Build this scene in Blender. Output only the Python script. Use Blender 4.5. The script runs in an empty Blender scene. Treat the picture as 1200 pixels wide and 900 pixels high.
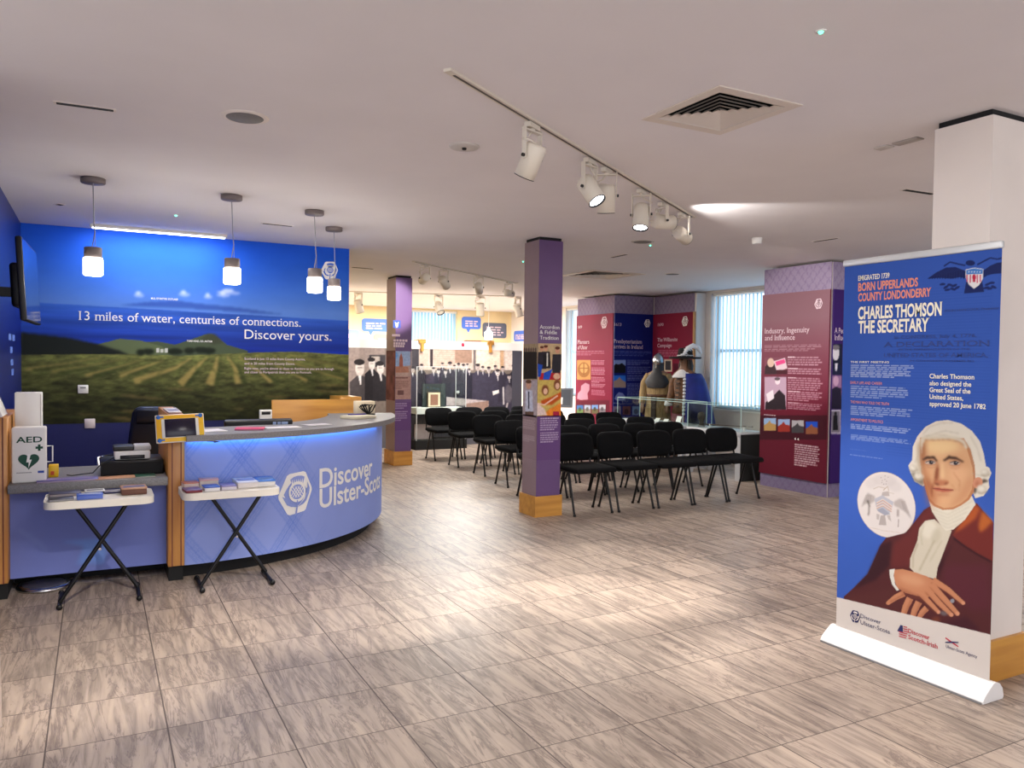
import bpy, bmesh, math, random
import numpy as np
from mathutils import Vector, Matrix
from mathutils.geometry import tessellate_polygon

random.seed(4)
S = bpy.context.scene
COL = S.collection

# ------------------------------------------------------------------ camera, world, light, exposure
F_PX, YAW, PITCH, ROLL, EYE = 916.7, math.radians(28.01), math.radians(1.643), math.radians(0.70), 1.5
CEIL = 2.7
def _cam_axes():
    f = np.array([math.sin(YAW)*math.cos(PITCH), math.cos(YAW)*math.cos(PITCH), -math.sin(PITCH)])
    r = np.array([math.cos(YAW), -math.sin(YAW), 0.0]); d = np.cross(f, r)
    return np.array([math.cos(ROLL)*r - math.sin(ROLL)*d, math.sin(ROLL)*r + math.cos(ROLL)*d, f])
AX = _cam_axes()
cam_data = bpy.data.cameras.new('camera')
cam = bpy.data.objects.new('camera', cam_data); COL.objects.link(cam)
cam_data.sensor_fit = 'HORIZONTAL'; cam_data.sensor_width = 36.0
cam_data.lens = 36.0*F_PX/1200.0
cam_data.clip_start = 0.05; cam_data.clip_end = 200
_m = Matrix.Identity(4)
for _i in range(3):
    _m[_i][0] = AX[0][_i]; _m[_i][1] = -AX[1][_i]; _m[_i][2] = -AX[2][_i]
_m[0][3], _m[1][3], _m[2][3] = 0, 0, EYE
cam.matrix_world = _m
S.camera = cam

S.view_settings.view_transform = 'Standard'
S.view_settings.look = 'None'
S.view_settings.gamma = 1.0
S.view_settings.use_curve_mapping = False
S.view_settings.exposure = 0.80

w = bpy.data.worlds.new('world'); S.world = w; w.use_nodes = True
_bg = w.node_tree.nodes['Background']
_bg.inputs[0].default_value = (0.93, 0.94, 1.0, 1); _bg.inputs[1].default_value = 1.3

def lamp(name, kind, loc, energy, color=(1, 1, 1), aim=None, **kw):
    d = bpy.data.lights.new(name, kind); d.energy = energy; d.color = color
    for k, v in kw.items(): setattr(d, k, v)
    o = bpy.data.objects.new(name, d); COL.objects.link(o); o.location = loc
    if aim is not None:
        o.rotation_euler = Vector(aim).to_track_quat('-Z', 'Y').to_euler()
    return o
# daylight reaching the windows of the right-hand and far walls
lamp('sun', 'SUN', (20, 8, 10), 0.8, (0.60, 0.84, 1.0), aim=(-1, 0.35, -0.42), angle=math.radians(25))
# area lights added without fittings, for general light in hall and exhibition area
WARM = (1.0, 0.955, 0.92)
for _n, _p, _e, _c, _s in (('hall_fill', (1.4, 1.6, 2.66), 38, WARM, 1.4), ('hall_fill', (5.6, 3.4, 2.66), 42, WARM, 1.4),
                           ('desk_fill', (0.9, 6.9, 2.66), 10, (1, .95, .9), 0.7),
                           ('exhibition_fill', (5.0, 8.0, 2.66), 34, (1, .95, .88), 1.2),
                           ('exhibition_fill', (5.2, 11.4, 2.66), 75, (1, .97, .92), 1.2),
                           ('rear_light', (6.6, 14.8, 2.66), 190, (1, .98, .93), 1.5), ('rear_light', (4.2, 14.8, 2.66), 150, (1, .98, .93), 1.5),
                           ):
    lamp(_n, 'AREA', _p, _e, _c, aim=(0, 0, -1), shape='SQUARE', size=_s)

# ------------------------------------------------------------------ pixel <-> place helpers (real planes of the room)
CAMP = np.array([0, 0, EYE])
def ray(px, py): return AX.T @ np.array([(px-600)/F_PX, (py-450)/F_PX, 1.0])
def onZ(px, py, z=0.0): d = ray(px, py); return CAMP + d*(z-EYE)/d[2]
def onY(px, py, y): d = ray(px, py); return CAMP + d*y/d[1]
def onX(px, py, x): d = ray(px, py); return CAMP + d*x/d[0]

class Fr:
    """A flat face: origin, right, up, normal. pt(u, v, w)."""
    def __init__(s, kind, c):
        s.kind, s.c = kind, c
    def pt(s, u, v, w=0.0):
        if s.kind == 'X': return (s.c - w, -u, v)          # faces -X, right is -Y
        if s.kind == 'Y': return (u, s.c - w, v)           # faces -Y, right is +X
        if s.kind == 'XP': return (s.c + w, u, v)          # faces +X, right is +Y
        if s.kind == 'Z': return (u, v, s.c + w)           # faces up
    def uv(s, px, py):
        if s.kind in ('X', 'XP'):
            p = onX(px, py, s.c); return (-p[1] if s.kind == 'X' else p[1], p[2])
        if s.kind == 'Y': p = onY(px, py, s.c); return (p[0], p[2])
        p = onZ(px, py, s.c); return (p[0], p[1])

class Cyl:
    """Curved desk front: u is arc length, v height."""
    def __init__(s, cx, cy, r): s.cx, s.cy, s.r = cx, cy, r
    def pt(s, u, v, w=0.0):
        t = u/s.r; R = s.r + w
        return (s.cx + R*math.sin(t), s.cy - R*math.cos(t), v)
    def uv(s, px, py):
        d = ray(px, py); a = d[0]**2+d[1]**2; b = -2*(d[0]*s.cx+d[1]*s.cy); c = s.cx**2+s.cy**2-s.r**2
        k = (-b - math.sqrt(max(0, b*b-4*a*c)))/(2*a); p = CAMP + d*k
        return (s.r*math.atan2(p[0]-s.cx, s.cy-p[1]), p[2])

# ------------------------------------------------------------------ materials
def lin(c):
    c = np.asarray(c, float)/255.0
    return np.where(c <= 0.04045, c/12.92, ((c+0.055)/1.055)**2.4)
def hexa(c): l = lin(c); return (float(l[0]), float(l[1]), float(l[2]), 1.0)
MATS = {}
def mat(name, rgb=(200, 200, 200), rough=0.5, metal=0.0, noise=0.0, scale=8.0, stretch=(1, 1, 1), rgb2=None, spec=0.5, emit=None, estr=0.0, bump=0.0):
    if name in MATS: return MATS[name]
    m = bpy.data.materials.new(name); m.use_nodes = True; MATS[name] = m
    nt = m.node_tree; b = nt.nodes['Principled BSDF']
    b.inputs['Base Color'].default_value = hexa(rgb); b.inputs['Roughness'].default_value = rough
    b.inputs['Metallic'].default_value = metal; b.inputs['Specular IOR Level'].default_value = spec
    if noise > 0 or rgb2 is not None or bump > 0:
        tc = nt.nodes.new('ShaderNodeTexCoord'); mp = nt.nodes.new('ShaderNodeMapping'); mp.inputs['Scale'].default_value = stretch
        n = nt.nodes.new('ShaderNodeTexNoise'); n.inputs['Scale'].default_value = scale; n.inputs['Detail'].default_value = 5
        nt.links.new(tc.outputs['Object'], mp.inputs[0]); nt.links.new(mp.outputs[0], n.inputs['Vector'])
        if noise > 0 or rgb2 is not None:
            r = nt.nodes.new('ShaderNodeValToRGB'); r.color_ramp.elements[0].position = 0.3; r.color_ramp.elements[1].position = 0.7
            if rgb2 is None: rgb2 = tuple(max(0, x*(1-noise)) for x in rgb)
            r.color_ramp.elements[0].color = hexa(rgb2); r.color_ramp.elements[1].color = hexa(rgb)
            nt.links.new(n.outputs['Fac'], r.inputs[0]); nt.links.new(r.outputs[0], b.inputs['Base Color'])
        if bump > 0:
            bp = nt.nodes.new('ShaderNodeBump'); bp.inputs['Strength'].default_value = bump; bp.inputs['Distance'].default_value = 0.01
            nt.links.new(n.outputs['Fac'], bp.inputs['Height']); nt.links.new(bp.outputs[0], b.inputs['Normal'])
    if emit is not None:
        b.inputs['Emission Color'].default_value = hexa(emit); b.inputs['Emission Strength'].default_value = estr
    return m
def print_mat(name, rough=0.45, spec=0.35):
    if name in MATS: return MATS[name]
    m = bpy.data.materials.new(name); m.use_nodes = True; MATS[name] = m
    nt = m.node_tree; b = nt.nodes['Principled BSDF']; b.inputs['Roughness'].default_value = rough; b.inputs['Specular IOR Level'].default_value = spec
    a = nt.nodes.new('ShaderNodeAttribute'); a.attribute_name = 'ink'
    nt.links.new(a.outputs['Color'], b.inputs['Base Color'])
    return m

def glass_mat(name, tint=(1, 1, 1), refl=0.035):
    m = bpy.data.materials.new(name); m.use_nodes = True; nt = m.node_tree; MATS[name] = m
    nt.nodes.remove(nt.nodes['Principled BSDF']); out = nt.nodes['Material Output']
    t = nt.nodes.new('ShaderNodeBsdfTransparent'); t.inputs[0].default_value = (*tint, 1)
    g = nt.nodes.new('ShaderNodeBsdfGlossy'); g.inputs['Roughness'].default_value = 0.02
    mx = nt.nodes.new('ShaderNodeMixShader'); mx.inputs[0].default_value = refl
    nt.links.new(t.outputs[0], mx.inputs[1]); nt.links.new(g.outputs[0], mx.inputs[2])
    nt.links.new(mx.outputs[0], out.inputs[0]); return m
GLASS = glass_mat('clear_glass', (0.95, 0.98, 0.97)); GLASS_EDGE = mat('glass_edge', (186, 216, 212), 0.2)

def floor_mat():
    m = bpy.data.materials.new('travertine_tiles'); m.use_nodes = True; nt = m.node_tree; N = nt.nodes; L = nt.links
    b = N['Principled BSDF']
    tc = N.new('ShaderNodeTexCoord'); sx = N.new('ShaderNodeSeparateXYZ'); L.new(tc.outputs['Object'], sx.inputs[0])
    def mth(op, a, bb=None):
        n = N.new('ShaderNodeMath'); n.operation = op
        for i, v in enumerate((a, bb)):
            if v is None: continue
            if isinstance(v, (int, float)): n.inputs[i].default_value = v
            else: L.new(v, n.inputs[i])
        return n.outputs[0]
    px, py = 0.4265, 0.4075
    tx = mth('DIVIDE', mth('SUBTRACT', sx.outputs['X'], 0.252), px); ty = mth('DIVIDE', mth('SUBTRACT', sx.outputs['Y'], 3.405), py)
    fx = mth('FRACT', tx); fy = mth('FRACT', ty)
    ix = mth('FLOOR', tx); iy = mth('FLOOR', ty)
    ex = mth('MINIMUM', fx, mth('SUBTRACT', 1.0, fx)); ey = mth('MINIMUM', fy, mth('SUBTRACT', 1.0, fy))
    gx = mth('LESS_THAN', ex, 0.0068); gy = mth('LESS_THAN', ey, 0.0055)
    grout = mth('MAXIMUM', gx, gy)
    cb = N.new('ShaderNodeCombineXYZ'); L.new(ix, cb.inputs[0]); L.new(iy, cb.inputs[1])
    wn = N.new('ShaderNodeTexWhiteNoise'); wn.noise_dimensions = '2D'; L.new(cb.outputs[0], wn.inputs['Vector'])
    # vein noise: stretched along Y, shifted tile by tile
    cv = N.new('ShaderNodeCombineXYZ')
    L.new(mth('ADD', mth('MULTIPLY', sx.outputs['X'], 19.0), mth('MULTIPLY', wn.outputs['Value'], 37.0)), cv.inputs[0])
    L.new(mth('MULTIPLY', sx.outputs['Y'], 1.9), cv.inputs[1]); L.new(mth('MULTIPLY', wn.outputs['Value'], 91.0), cv.inputs[2])
    n1 = N.new('ShaderNodeTexNoise'); n1.inputs['Scale'].default_value = 1.0; n1.inputs['Detail'].default_value = 7; n1.inputs['Roughness'].default_value = 0.62; n1.inputs['Distortion'].default_value = 1.1
    L.new(cv.outputs[0], n1.inputs['Vector'])
    r1 = N.new('ShaderNodeValToRGB'); e = r1.color_ramp.elements
    e[0].position = 0.28; e[0].color = hexa((112, 98, 90)); e[1].position = 0.72; e[1].color = hexa((182, 164, 147))
    k = e.new(0.46); k.color = hexa((150, 135, 122)); k = e.new(0.52); k.color = hexa((166, 149, 135))
    L.new(n1.outputs['Fac'], r1.inputs[0])
    # thin dark veins
    n2 = N.new('ShaderNodeTexNoise'); n2.inputs['Scale'].default_value = 0.8; n2.inputs['Detail'].default_value = 8; n2.inputs['Roughness'].default_value = 0.7; n2.inputs['Distortion'].default_value = 1.6
    mp = N.new('ShaderNodeMapping'); mp.inputs['Location'].default_value = (5.3, 2.1, 7.7); mp.inputs['Scale'].default_value = (.42, .55, 1); L.new(cv.outputs[0], mp.inputs[0]); L.new(mp.outputs[0], n2.inputs['Vector'])
    v = mth('ABSOLUTE', mth('SUBTRACT', n2.outputs['Fac'], 0.5))
    vm = N.new('ShaderNodeMapRange'); vm.inputs['From Min'].default_value = 0.0; vm.inputs['From Max'].default_value = 0.026; vm.inputs['To Min'].default_value = 0.75; vm.inputs['To Max'].default_value = 0.0
    L.new(v, vm.inputs['Value'])
    mx = N.new('ShaderNodeMixRGB'); L.new(vm.outputs[0], mx.inputs[0]); L.new(r1.outputs[0], mx.inputs[1]); mx.inputs[2].default_value = hexa((104, 90, 84))
    hv = N.new('ShaderNodeHueSaturation'); L.new(mx.outputs[0], hv.inputs['Color'])
    L.new(mth('ADD', 0.91, mth('MULTIPLY', wn.outputs['Value'], 0.13)), hv.inputs['Value'])
    mg = N.new('ShaderNodeMixRGB'); L.new(grout, mg.inputs[0]); L.new(hv.outputs[0], mg.inputs[1]); mg.inputs[2].default_value = hexa((92, 82, 78))
    L.new(mg.outputs[0], b.inputs['Base Color'])
    L.new(mth('ADD', 0.42, mth('MULTIPLY', grout, 0.4)), b.inputs['Roughness'])
    b.inputs['Specular IOR Level'].default_value = 0.28
    bp = N.new('ShaderNodeBump'); bp.inputs['Strength'].default_value = 0.3; bp.inputs['Distance'].default_value = 0.004
    L.new(mth('SUBTRACT', 1.0, grout), bp.inputs['Height']); L.new(bp.outputs[0], b.inputs['Normal'])
    return m

def wood_mat(name, a, b_, axis='Z'):
    st = {'Z': (9, 9, 0.8), 'X': (0.8, 9, 9), 'Y': (9, 0.8, 9)}[axis]
    return mat(name, a, 0.4, noise=0.2, scale=2.2, stretch=st, rgb2=b_, bump=0.03)

# ------------------------------------------------------------------ mesh builder
class MB:
    def __init__(s): s.v = []; s.f = []; s.smooth = []; s.mi = []
    def add(s, vs, fs, smooth=False, mi=0):
        o = len(s.v); s.v += [tuple(map(float, p)) for p in vs]
        for f in fs: s.f.append([i+o for i in f]); s.smooth.append(smooth); s.mi.append(mi)
        return s
    def box(s, lo, hi, mi=0):
        x0, y0, z0 = lo; x1, y1, z1 = hi
        return s.add([(x0,y0,z0),(x1,y0,z0),(x1,y1,z0),(x0,y1,z0),(x0,y0,z1),(x1,y0,z1),(x1,y1,z1),(x0,y1,z1)],
                     [(3,2,1,0),(4,5,6,7),(0,1,5,4),(1,2,6,5),(2,3,7,6),(3,0,4,7)], mi=mi)
    def obox(s, c, half, R, mi=0):
        vs = []
        for k in range(8):
            p = Vector(((1 if k & 1 else -1)*half[0], (1 if k & 2 else -1)*half[1], (1 if k & 4 else -1)*half[2])); vs.append(Vector(c) + R @ p)
        return s.add(vs, [(0,2,3,1),(4,5,7,6),(0,1,5,4),(1,3,7,5),(3,2,6,7),(2,0,4,6)], mi=mi)
    def rbox(s, lo, hi, r, seg=3, M=None, mi=0):
        bm = bmesh.new(); bmesh.ops.create_cube(bm, size=1)
        for v in bm.verts: v.co = Vector([lo[i] + (v.co[i]+0.5)*(hi[i]-lo[i]) for i in range(3)])
        bmesh.ops.bevel(bm, geom=list(bm.edges), offset=min(r, 0.49*min(hi[i]-lo[i] for i in range(3))), segments=seg, profile=0.5, affect='EDGES')
        if M is not None: bm.transform(M)
        bm.verts.index_update()
        s.add([v.co for v in bm.verts], [[v.index for v in f.verts] for f in bm.faces], True, mi); bm.free(); return s
    def tube(s, pts, r, n=10, cap=True, closed=False, mi=0):
        pts = [Vector(p) for p in pts]; rs = r if isinstance(r, (list, tuple)) else [r]*len(pts)
        rings = []; up = None; m = len(pts)
        for i, p in enumerate(pts):
            if closed: t = (pts[(i+1) % m]-pts[i-1]).normalized()
            else: t = (pts[min(i+1, m-1)]-pts[max(i-1, 0)]).normalized()
            if up is None:
                a = Vector((0, 0, 1)) if abs(t.z) < 0.9 else Vector((1, 0, 0)); up = (a - t*a.dot(t)).normalized()
            else: up = (up - t*up.dot(t)).normalized()
            sd = t.cross(up)
            rings.append([p + (up*math.cos(2*math.pi*k/n)+sd*math.sin(2*math.pi*k/n))*rs[i] for k in range(n)])
        vs = [q for g in rings for q in g]; fs = []
        for i in range(m if closed else m-1):
            j = (i+1) % m
            for k in range(n): fs.append((i*n+k, i*n+(k+1) % n, j*n+(k+1) % n, j*n+k))
        s.add(vs, fs, True, mi)
        if cap and not closed:
            s.add(rings[0], [list(range(n))[::-1]], False, mi); s.add(rings[-1], [list(range(n))], False, mi)
        return s
    def lathe(s, prof, c=(0, 0, 0), n=24, M=None, mi=0, smooth=True, sx=1.0, sy=1.0, cap=True):
        vs = []; m = len(prof)
        for (r, z) in prof:
            for k in range(n):
                a = 2*math.pi*k/n; vs.append(Vector((r*sx*math.cos(a), r*sy*math.sin(a), z)))
        fs = [(i*n+k, i*n+(k+1) % n, (i+1)*n+(k+1) % n, (i+1)*n+k) for i in range(m-1) for k in range(n)]
        if cap and prof[0][0] > 1e-6: fs.append(list(range(n))[::-1])
        if cap and prof[-1][0] > 1e-6: fs.append([(m-1)*n+k for k in range(n)])
        if M is not None: vs = [M @ v for v in vs]
        vs = [v + Vector(c) for v in vs]
        return s.add(vs, fs, smooth, mi)
    def prism(s, poly, z0, z1, T=None, mi=0):
        """poly in 2D, extruded z0..z1; T maps (x,y,z) to place."""
        n = len(poly); T = T or (lambda x, y, z: (x, y, z))
        tri = tessellate_polygon([[Vector((p[0], p[1], 0)) for p in poly]])
        vs = [T(p[0], p[1], z0) for p in poly] + [T(p[0], p[1], z1) for p in poly]
        fs = [tuple(t)[::-1] for t in tri] + [tuple(i+n for i in t) for t in tri] + [(i, (i+1) % n, (i+1) % n+n, i+n) for i in range(n)]
        return s.add(vs, fs, False, mi)
    def flat(s, poly, T, w=0.0, mi=0):
        tri = tessellate_polygon([[Vector((p[0], p[1], 0)) for p in poly]])
        return s.add([T(p[0], p[1], w) for p in poly], [tuple(t) for t in tri], False, mi)
    def build(s, name, m, parent=None, bevel=0.0, subsurf=0, label=None):
        me = bpy.data.meshes.new(name); me.from_pydata(s.v, [], s.f)
        me.polygons.foreach_set('use_smooth', s.smooth); ms = m if isinstance(m, (list, tuple)) else [m]
        for q in ms: me.materials.append(q)
        if len(ms) > 1: me.polygons.foreach_set('material_index', s.mi)
        bm = bmesh.new(); bm.from_mesh(me)
        bmesh.ops.recalc_face_normals(bm, faces=bm.faces) if bevel >= 0 else None
        bm.to_mesh(me); bm.free(); me.update()
        return link(name, me, parent, bevel, subsurf, label)

ROOTLOC = {}
def link(name, me, parent=None, bevel=0.0, subsurf=0, label=None):
    o = bpy.data.objects.new(name, me); COL.objects.link(o)
    if parent is not None:
        o.parent = parent
        if parent.name in ROOTLOC: o.matrix_parent_inverse = Matrix.Translation(-Vector(ROOTLOC[parent.name]))
    if bevel > 0:
        b = o.modifiers.new('bevel', 'BEVEL'); b.width = bevel; b.segments = 2; b.limit_method = 'ANGLE'
    if subsurf:
        d = o.modifiers.new('subsurf', 'SUBSURF'); d.levels = subsurf; d.render_levels = subsurf
    if label: o['label'] = label
    return o
def tag(o, label, cat, group=None, kind=None):
    o['label'] = label; o['category'] = cat
    if group: o['group'] = group
    if kind: o['kind'] = kind
    return o
def thing(name, label, cat, loc, group=None):
    o = bpy.data.objects.new(name, None); COL.objects.link(o); o.location = loc; o.empty_display_size = 0.05
    ROOTLOC[o.name] = tuple(loc); return tag(o, label, cat, group)
def struct(o): o['kind'] = 'structure'; return o
def dup(root, loc, label, group=None, rotz=0.0):
    r = root.copy(); COL.objects.link(r); r.location = loc; r.rotation_euler = (0, 0, rotz); r['label'] = label
    ROOTLOC[r.name] = ROOTLOC[root.name]
    if group: r['group'] = group
    for ch in list(root.children):
        c = ch.copy(); COL.objects.link(c); c.parent = r; c.matrix_parent_inverse = ch.matrix_parent_inverse.copy()
        for g in list(ch.children):
            d = g.copy(); COL.objects.link(d); d.parent = c; d.matrix_parent_inverse = g.matrix_parent_inverse.copy()
    return r

# ------------------------------------------------------------------ lettering
def text_mesh(body, bold=0.0):
    cu = bpy.data.curves.new('t', 'FONT'); cu.body = body; cu.offset = bold; cu.size = 1.0; cu.resolution_u = 3
    o = bpy.data.objects.new('t', cu); COL.objects.link(o)
    me = o.to_mesh(); vs = [(v.co.x, v.co.y) for v in me.vertices]; fs = [list(p.vertices) for p in me.polygons]
    o.to_mesh_clear(); bpy.data.objects.remove(o); bpy.data.curves.remove(cu)
    return vs, fs
def _ext(body):
    vs, _ = text_mesh(body); return max(v[1] for v in vs)
CAP, XH, ASC = _ext('H'), _ext('x'), _ext('l')
def serif_quads(vs, fs, sw=0.055, t=0.035):
    cnt = {}
    for f in fs:
        for i in range(len(f)):
            a, b = vs[f[i]], vs[f[(i+1) % len(f)]]
            ka, kb = (round(a[0], 4), round(a[1], 4)), (round(b[0], 4), round(b[1], 4)); k = (min(ka, kb), max(ka, kb)); cnt[k] = cnt.get(k, 0)+1
    out = []; seen = set()
    for (a, b), n in cnt.items():
        L = abs(b[0]-a[0])
        if abs(a[1]-b[1]) > 2e-3 or not 0.04 < L < 0.2 or (a, b) in seen: continue
        seen.add((a, b))
        for lv in (0.0, XH, CAP, ASC):
            if abs(a[1]-lv) < 0.03:
                y0, y1 = (a[1], a[1]+t) if lv == 0 else (a[1]-t, a[1])
                x0, x1 = min(a[0], b[0])-sw, max(a[0], b[0])+sw
                out.append([(x0, y0), (x1, y0), (x1, y1), (x0, y1)]); break
    return out
def lettering(name, fr, body, a, b, cap, m, parent, serif=False, w=0.002, px=True, fit=True, xs=1.0, center=False, shear=0.0, bold=0.0):
    """Put body on face fr with its baseline from a to b (photo pixels on that face, or u,v when px=False), cap height in metres."""
    ua, va = fr.uv(*a) if px else a
    ub, vb = fr.uv(*b) if px else b
    vs, fs = text_mesh(body, bold); x0 = min(v[0] for v in vs); x1 = max(v[0] for v in vs)
    k = cap/CAP; kx = (ub-ua)/(x1-x0) if fit else k*xs
    base = (va+vb)/2 if px else va
    if not fit and center: ua = (ua+ub)/2 - kx*(x1-x0)/2
    q = MB()
    q.add([fr.pt(ua+(v[0]-x0)*kx+shear*v[1]*k, base+v[1]*k, w) for v in vs], fs)
    if serif:
        for sq in serif_quads(vs, fs): q.add([fr.pt(ua+(p[0]-x0)*kx, base+p[1]*k, w) for p in sq], [(0, 1, 2, 3)])
    return q.build(name, m, parent, bevel=-1)

# ------------------------------------------------------------------ printed pictures (ink per vertex of a fine grid)
def _hash(ix, iy, s):
    h = np.sin(ix*127.1 + iy*311.7 + s*74.7)*43758.5453
    return h - np.floor(h)
def vnoise(x, y, s=0):
    ix, iy = np.floor(x), np.floor(y); fx, fy = x-ix, y-iy
    fx = fx*fx*(3-2*fx); fy = fy*fy*(3-2*fy)
    a, b, c, d = _hash(ix, iy, s), _hash(ix+1, iy, s), _hash(ix, iy+1, s), _hash(ix+1, iy+1, s)
    return (a*(1-fx)+b*fx)*(1-fy) + (c*(1-fx)+d*fx)*fy
def fbm(x, y, s=0, o=4):
    t = 0; a = 0.5; n = 0
    for i in range(o): t = t + a*vnoise(x, y, s+i); n += a; x = x*2.03; y = y*2.03; a *= 0.55
    return t/n
class Pic:
    def __init__(s, u0, u1, v0, v1, res, base, fr=None, resv=None):
        s.nu = max(2, int(round((u1-u0)/res))+1); s.nv = max(2, int(round((v1-v0)/(resv or res)))+1)
        s.u = np.linspace(u0, u1, s.nu); s.v = np.linspace(v0, v1, s.nv)
        s.U, s.V = np.meshgrid(s.u, s.v); s.C = np.zeros((s.nv, s.nu, 3)); s.C[:] = base
        s.fr = fr; s.o = (0, 0); s.k = 1.0
    def crop(s, ox, oy, k): s.o = (ox, oy); s.k = k; return s
    def m(s, p): return s.fr.uv(s.o[0]+p[0]/s.k, s.o[1]+p[1]/s.k) if s.fr else p
    def poly(s, pts, col, a=1.0, soft=0, uv=False):
        soft = 0 if soft == 1 else soft
        q = [p if uv else s.m(p) for p in pts]
        us = [p[0] for p in q]; vs = [p[1] for p in q]; pad = soft+1
        i0 = max(0, np.searchsorted(s.u, min(us))-pad); i1 = min(s.nu, np.searchsorted(s.u, max(us))+pad)
        j0 = max(0, np.searchsorted(s.v, min(vs))-pad); j1 = min(s.nv, np.searchsorted(s.v, max(vs))+pad)
        if i1 <= i0 or j1 <= j0: return s
        X = s.U[j0:j1, i0:i1]; Y = s.V[j0:j1, i0:i1]; M = np.zeros(X.shape)
        n = len(q); du = s.u[1]-s.u[0]; dv = s.v[1]-s.v[0]
        for ox, oy in ((-.3, -.1), (.1, -.3), (.3, .1), (-.1, .3)) if not soft else ((0, 0),):
            ins = np.zeros(X.shape, bool); Xo = X+ox*du; Yo = Y+oy*dv
            for i in range(n):
                x0, y0 = q[i]; x1, y1 = q[(i+1) % n]
                if y0 == y1: continue
                ins ^= ((y0 > Yo) != (y1 > Yo)) & (Xo < (x1-x0)*(Yo-y0)/(y1-y0)+x0)
            M += ins/(1.0 if soft else 4.0)
        for _ in range(2 if soft else 0):
            for ax in (0, 1):
                k = 2*soft//2+1; P = np.pad(M, [(soft//2+1, soft//2) if ax == d else (0, 0) for d in (0, 1)], mode='edge')
                cs = np.cumsum(P, axis=ax); n_ = M.shape[ax]
                k = soft//2*2+1
                M = (np.take(cs, range(k, k+n_), axis=ax) - np.take(cs, range(0, n_), axis=ax))/k
        M = (M*a)[..., None]
        if callable(col): col = col(X, Y)
        s.C[j0:j1, i0:i1] = s.C[j0:j1, i0:i1]*(1-M) + np.asarray(col, float)*M
        return s
    def ell(s, c, r, col, rot=0.0, a=1.0, soft=0, n=28):
        cr, sr = math.cos(rot), math.sin(rot)
        return s.poly([(c[0]+r[0]*math.cos(t)*cr-r[1]*math.sin(t)*sr, c[1]+r[0]*math.cos(t)*sr+r[1]*math.sin(t)*cr) for t in [2*math.pi*i/n for i in range(n)]], col, a, soft)
    def line(s, pts, wd, col, a=1.0, soft=0):
        ws = wd if isinstance(wd, (list, tuple)) else [wd]*len(pts)
        L = []; R = []; n = len(pts)
        for i, p in enumerate(pts):
            p0, p1 = pts[max(0, i-1)], pts[min(n-1, i+1)]; dx, dy = p1[0]-p0[0], p1[1]-p0[1]; l = math.hypot(dx, dy) or 1
            L.append((p[0]-dy/l*ws[i]/2, p[1]+dx/l*ws[i]/2)); R.append((p[0]+dy/l*ws[i]/2, p[1]-dx/l*ws[i]/2))
        return s.poly(L+R[::-1], col, a, soft)
    def rect(s, x0, y0, x1, y1, col, a=1.0, soft=0): return s.poly([(x0, y0), (x1, y0), (x1, y1), (x0, y1)], col, a, soft)
    def words(s, a, b, rows, col, hfrac=0.5, al=0.8, seed=1):
        """rows of greeked words between pixel corners a (top left) and b (bottom right)."""
        rnd = random.Random(seed); (u0, v1), (u1, v0) = s.m(a), s.m(b)
        for r in range(rows):
            vt = v1-(v1-v0)*(r/rows); vb = vt-(v1-v0)/rows*hfrac; u = u0; end = u1-(u1-u0)*rnd.random()*(0.12 if r < rows-1 else 0.5)
            while u < end:
                wl = (u1-u0)*rnd.uniform(0.05, 0.16); e = min(end, u+wl)
                s.poly([(u, vb), (e, vb), (e, vt), (u, vt)], col, al, 0, True); u = e+(u1-u0)*0.018
        return s
    def grain(s, amt, fu=40, fv=40, seed=3):
        s.C *= (1+amt*(fbm(s.U*fu, s.V*fv, seed)-0.5)*2)[..., None]; return s
    def build(s, name, fr, m, parent=None, w=0.001, label=None):
        nu, nv = s.nu, s.nv
        if isinstance(fr, Cyl):
            t = s.U/fr.r; R = fr.r+w; X, Y, Z = fr.cx+R*np.sin(t), fr.cy-R*np.cos(t), s.V
        elif fr.kind == 'X': X, Y, Z = np.full_like(s.U, fr.c-w), -s.U, s.V
        elif fr.kind == 'XP': X, Y, Z = np.full_like(s.U, fr.c+w), s.U, s.V
        elif fr.kind == 'Y': X, Y, Z = s.U, np.full_like(s.U, fr.c-w), s.V
        else: X, Y, Z = s.U, s.V, np.full_like(s.U, fr.c+w)
        me = bpy.data.meshes.new(name); n = nu*nv; me.vertices.add(n)
        me.vertices.foreach_set('co', np.stack([X, Y, Z], -1).reshape(-1).astype(np.float32))
        idx = np.arange(n).reshape(nv, nu); q = np.stack([idx[:-1, :-1], idx[:-1, 1:], idx[1:, 1:], idx[1:, :-1]], -1).reshape(-1, 4)
        nf = len(q); me.loops.add(nf*4); me.polygons.add(nf)
        me.loops.foreach_set('vertex_index', q.reshape(-1).astype(np.int32)); me.polygons.foreach_set('loop_start', np.arange(0, nf*4, 4, dtype=np.int32))
        me.update(calc_edges=True)
        at = me.color_attributes.new('ink', 'FLOAT_COLOR', 'POINT')
        c = np.ones((n, 4), np.float32); c[:, :3] = lin(np.clip(s.C, 0, 255).reshape(-1, 3)); at.data.foreach_set('color', c.reshape(-1))
        me.materials.append(m); me.validate()
        return link(name, me, parent, label=label)

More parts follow.
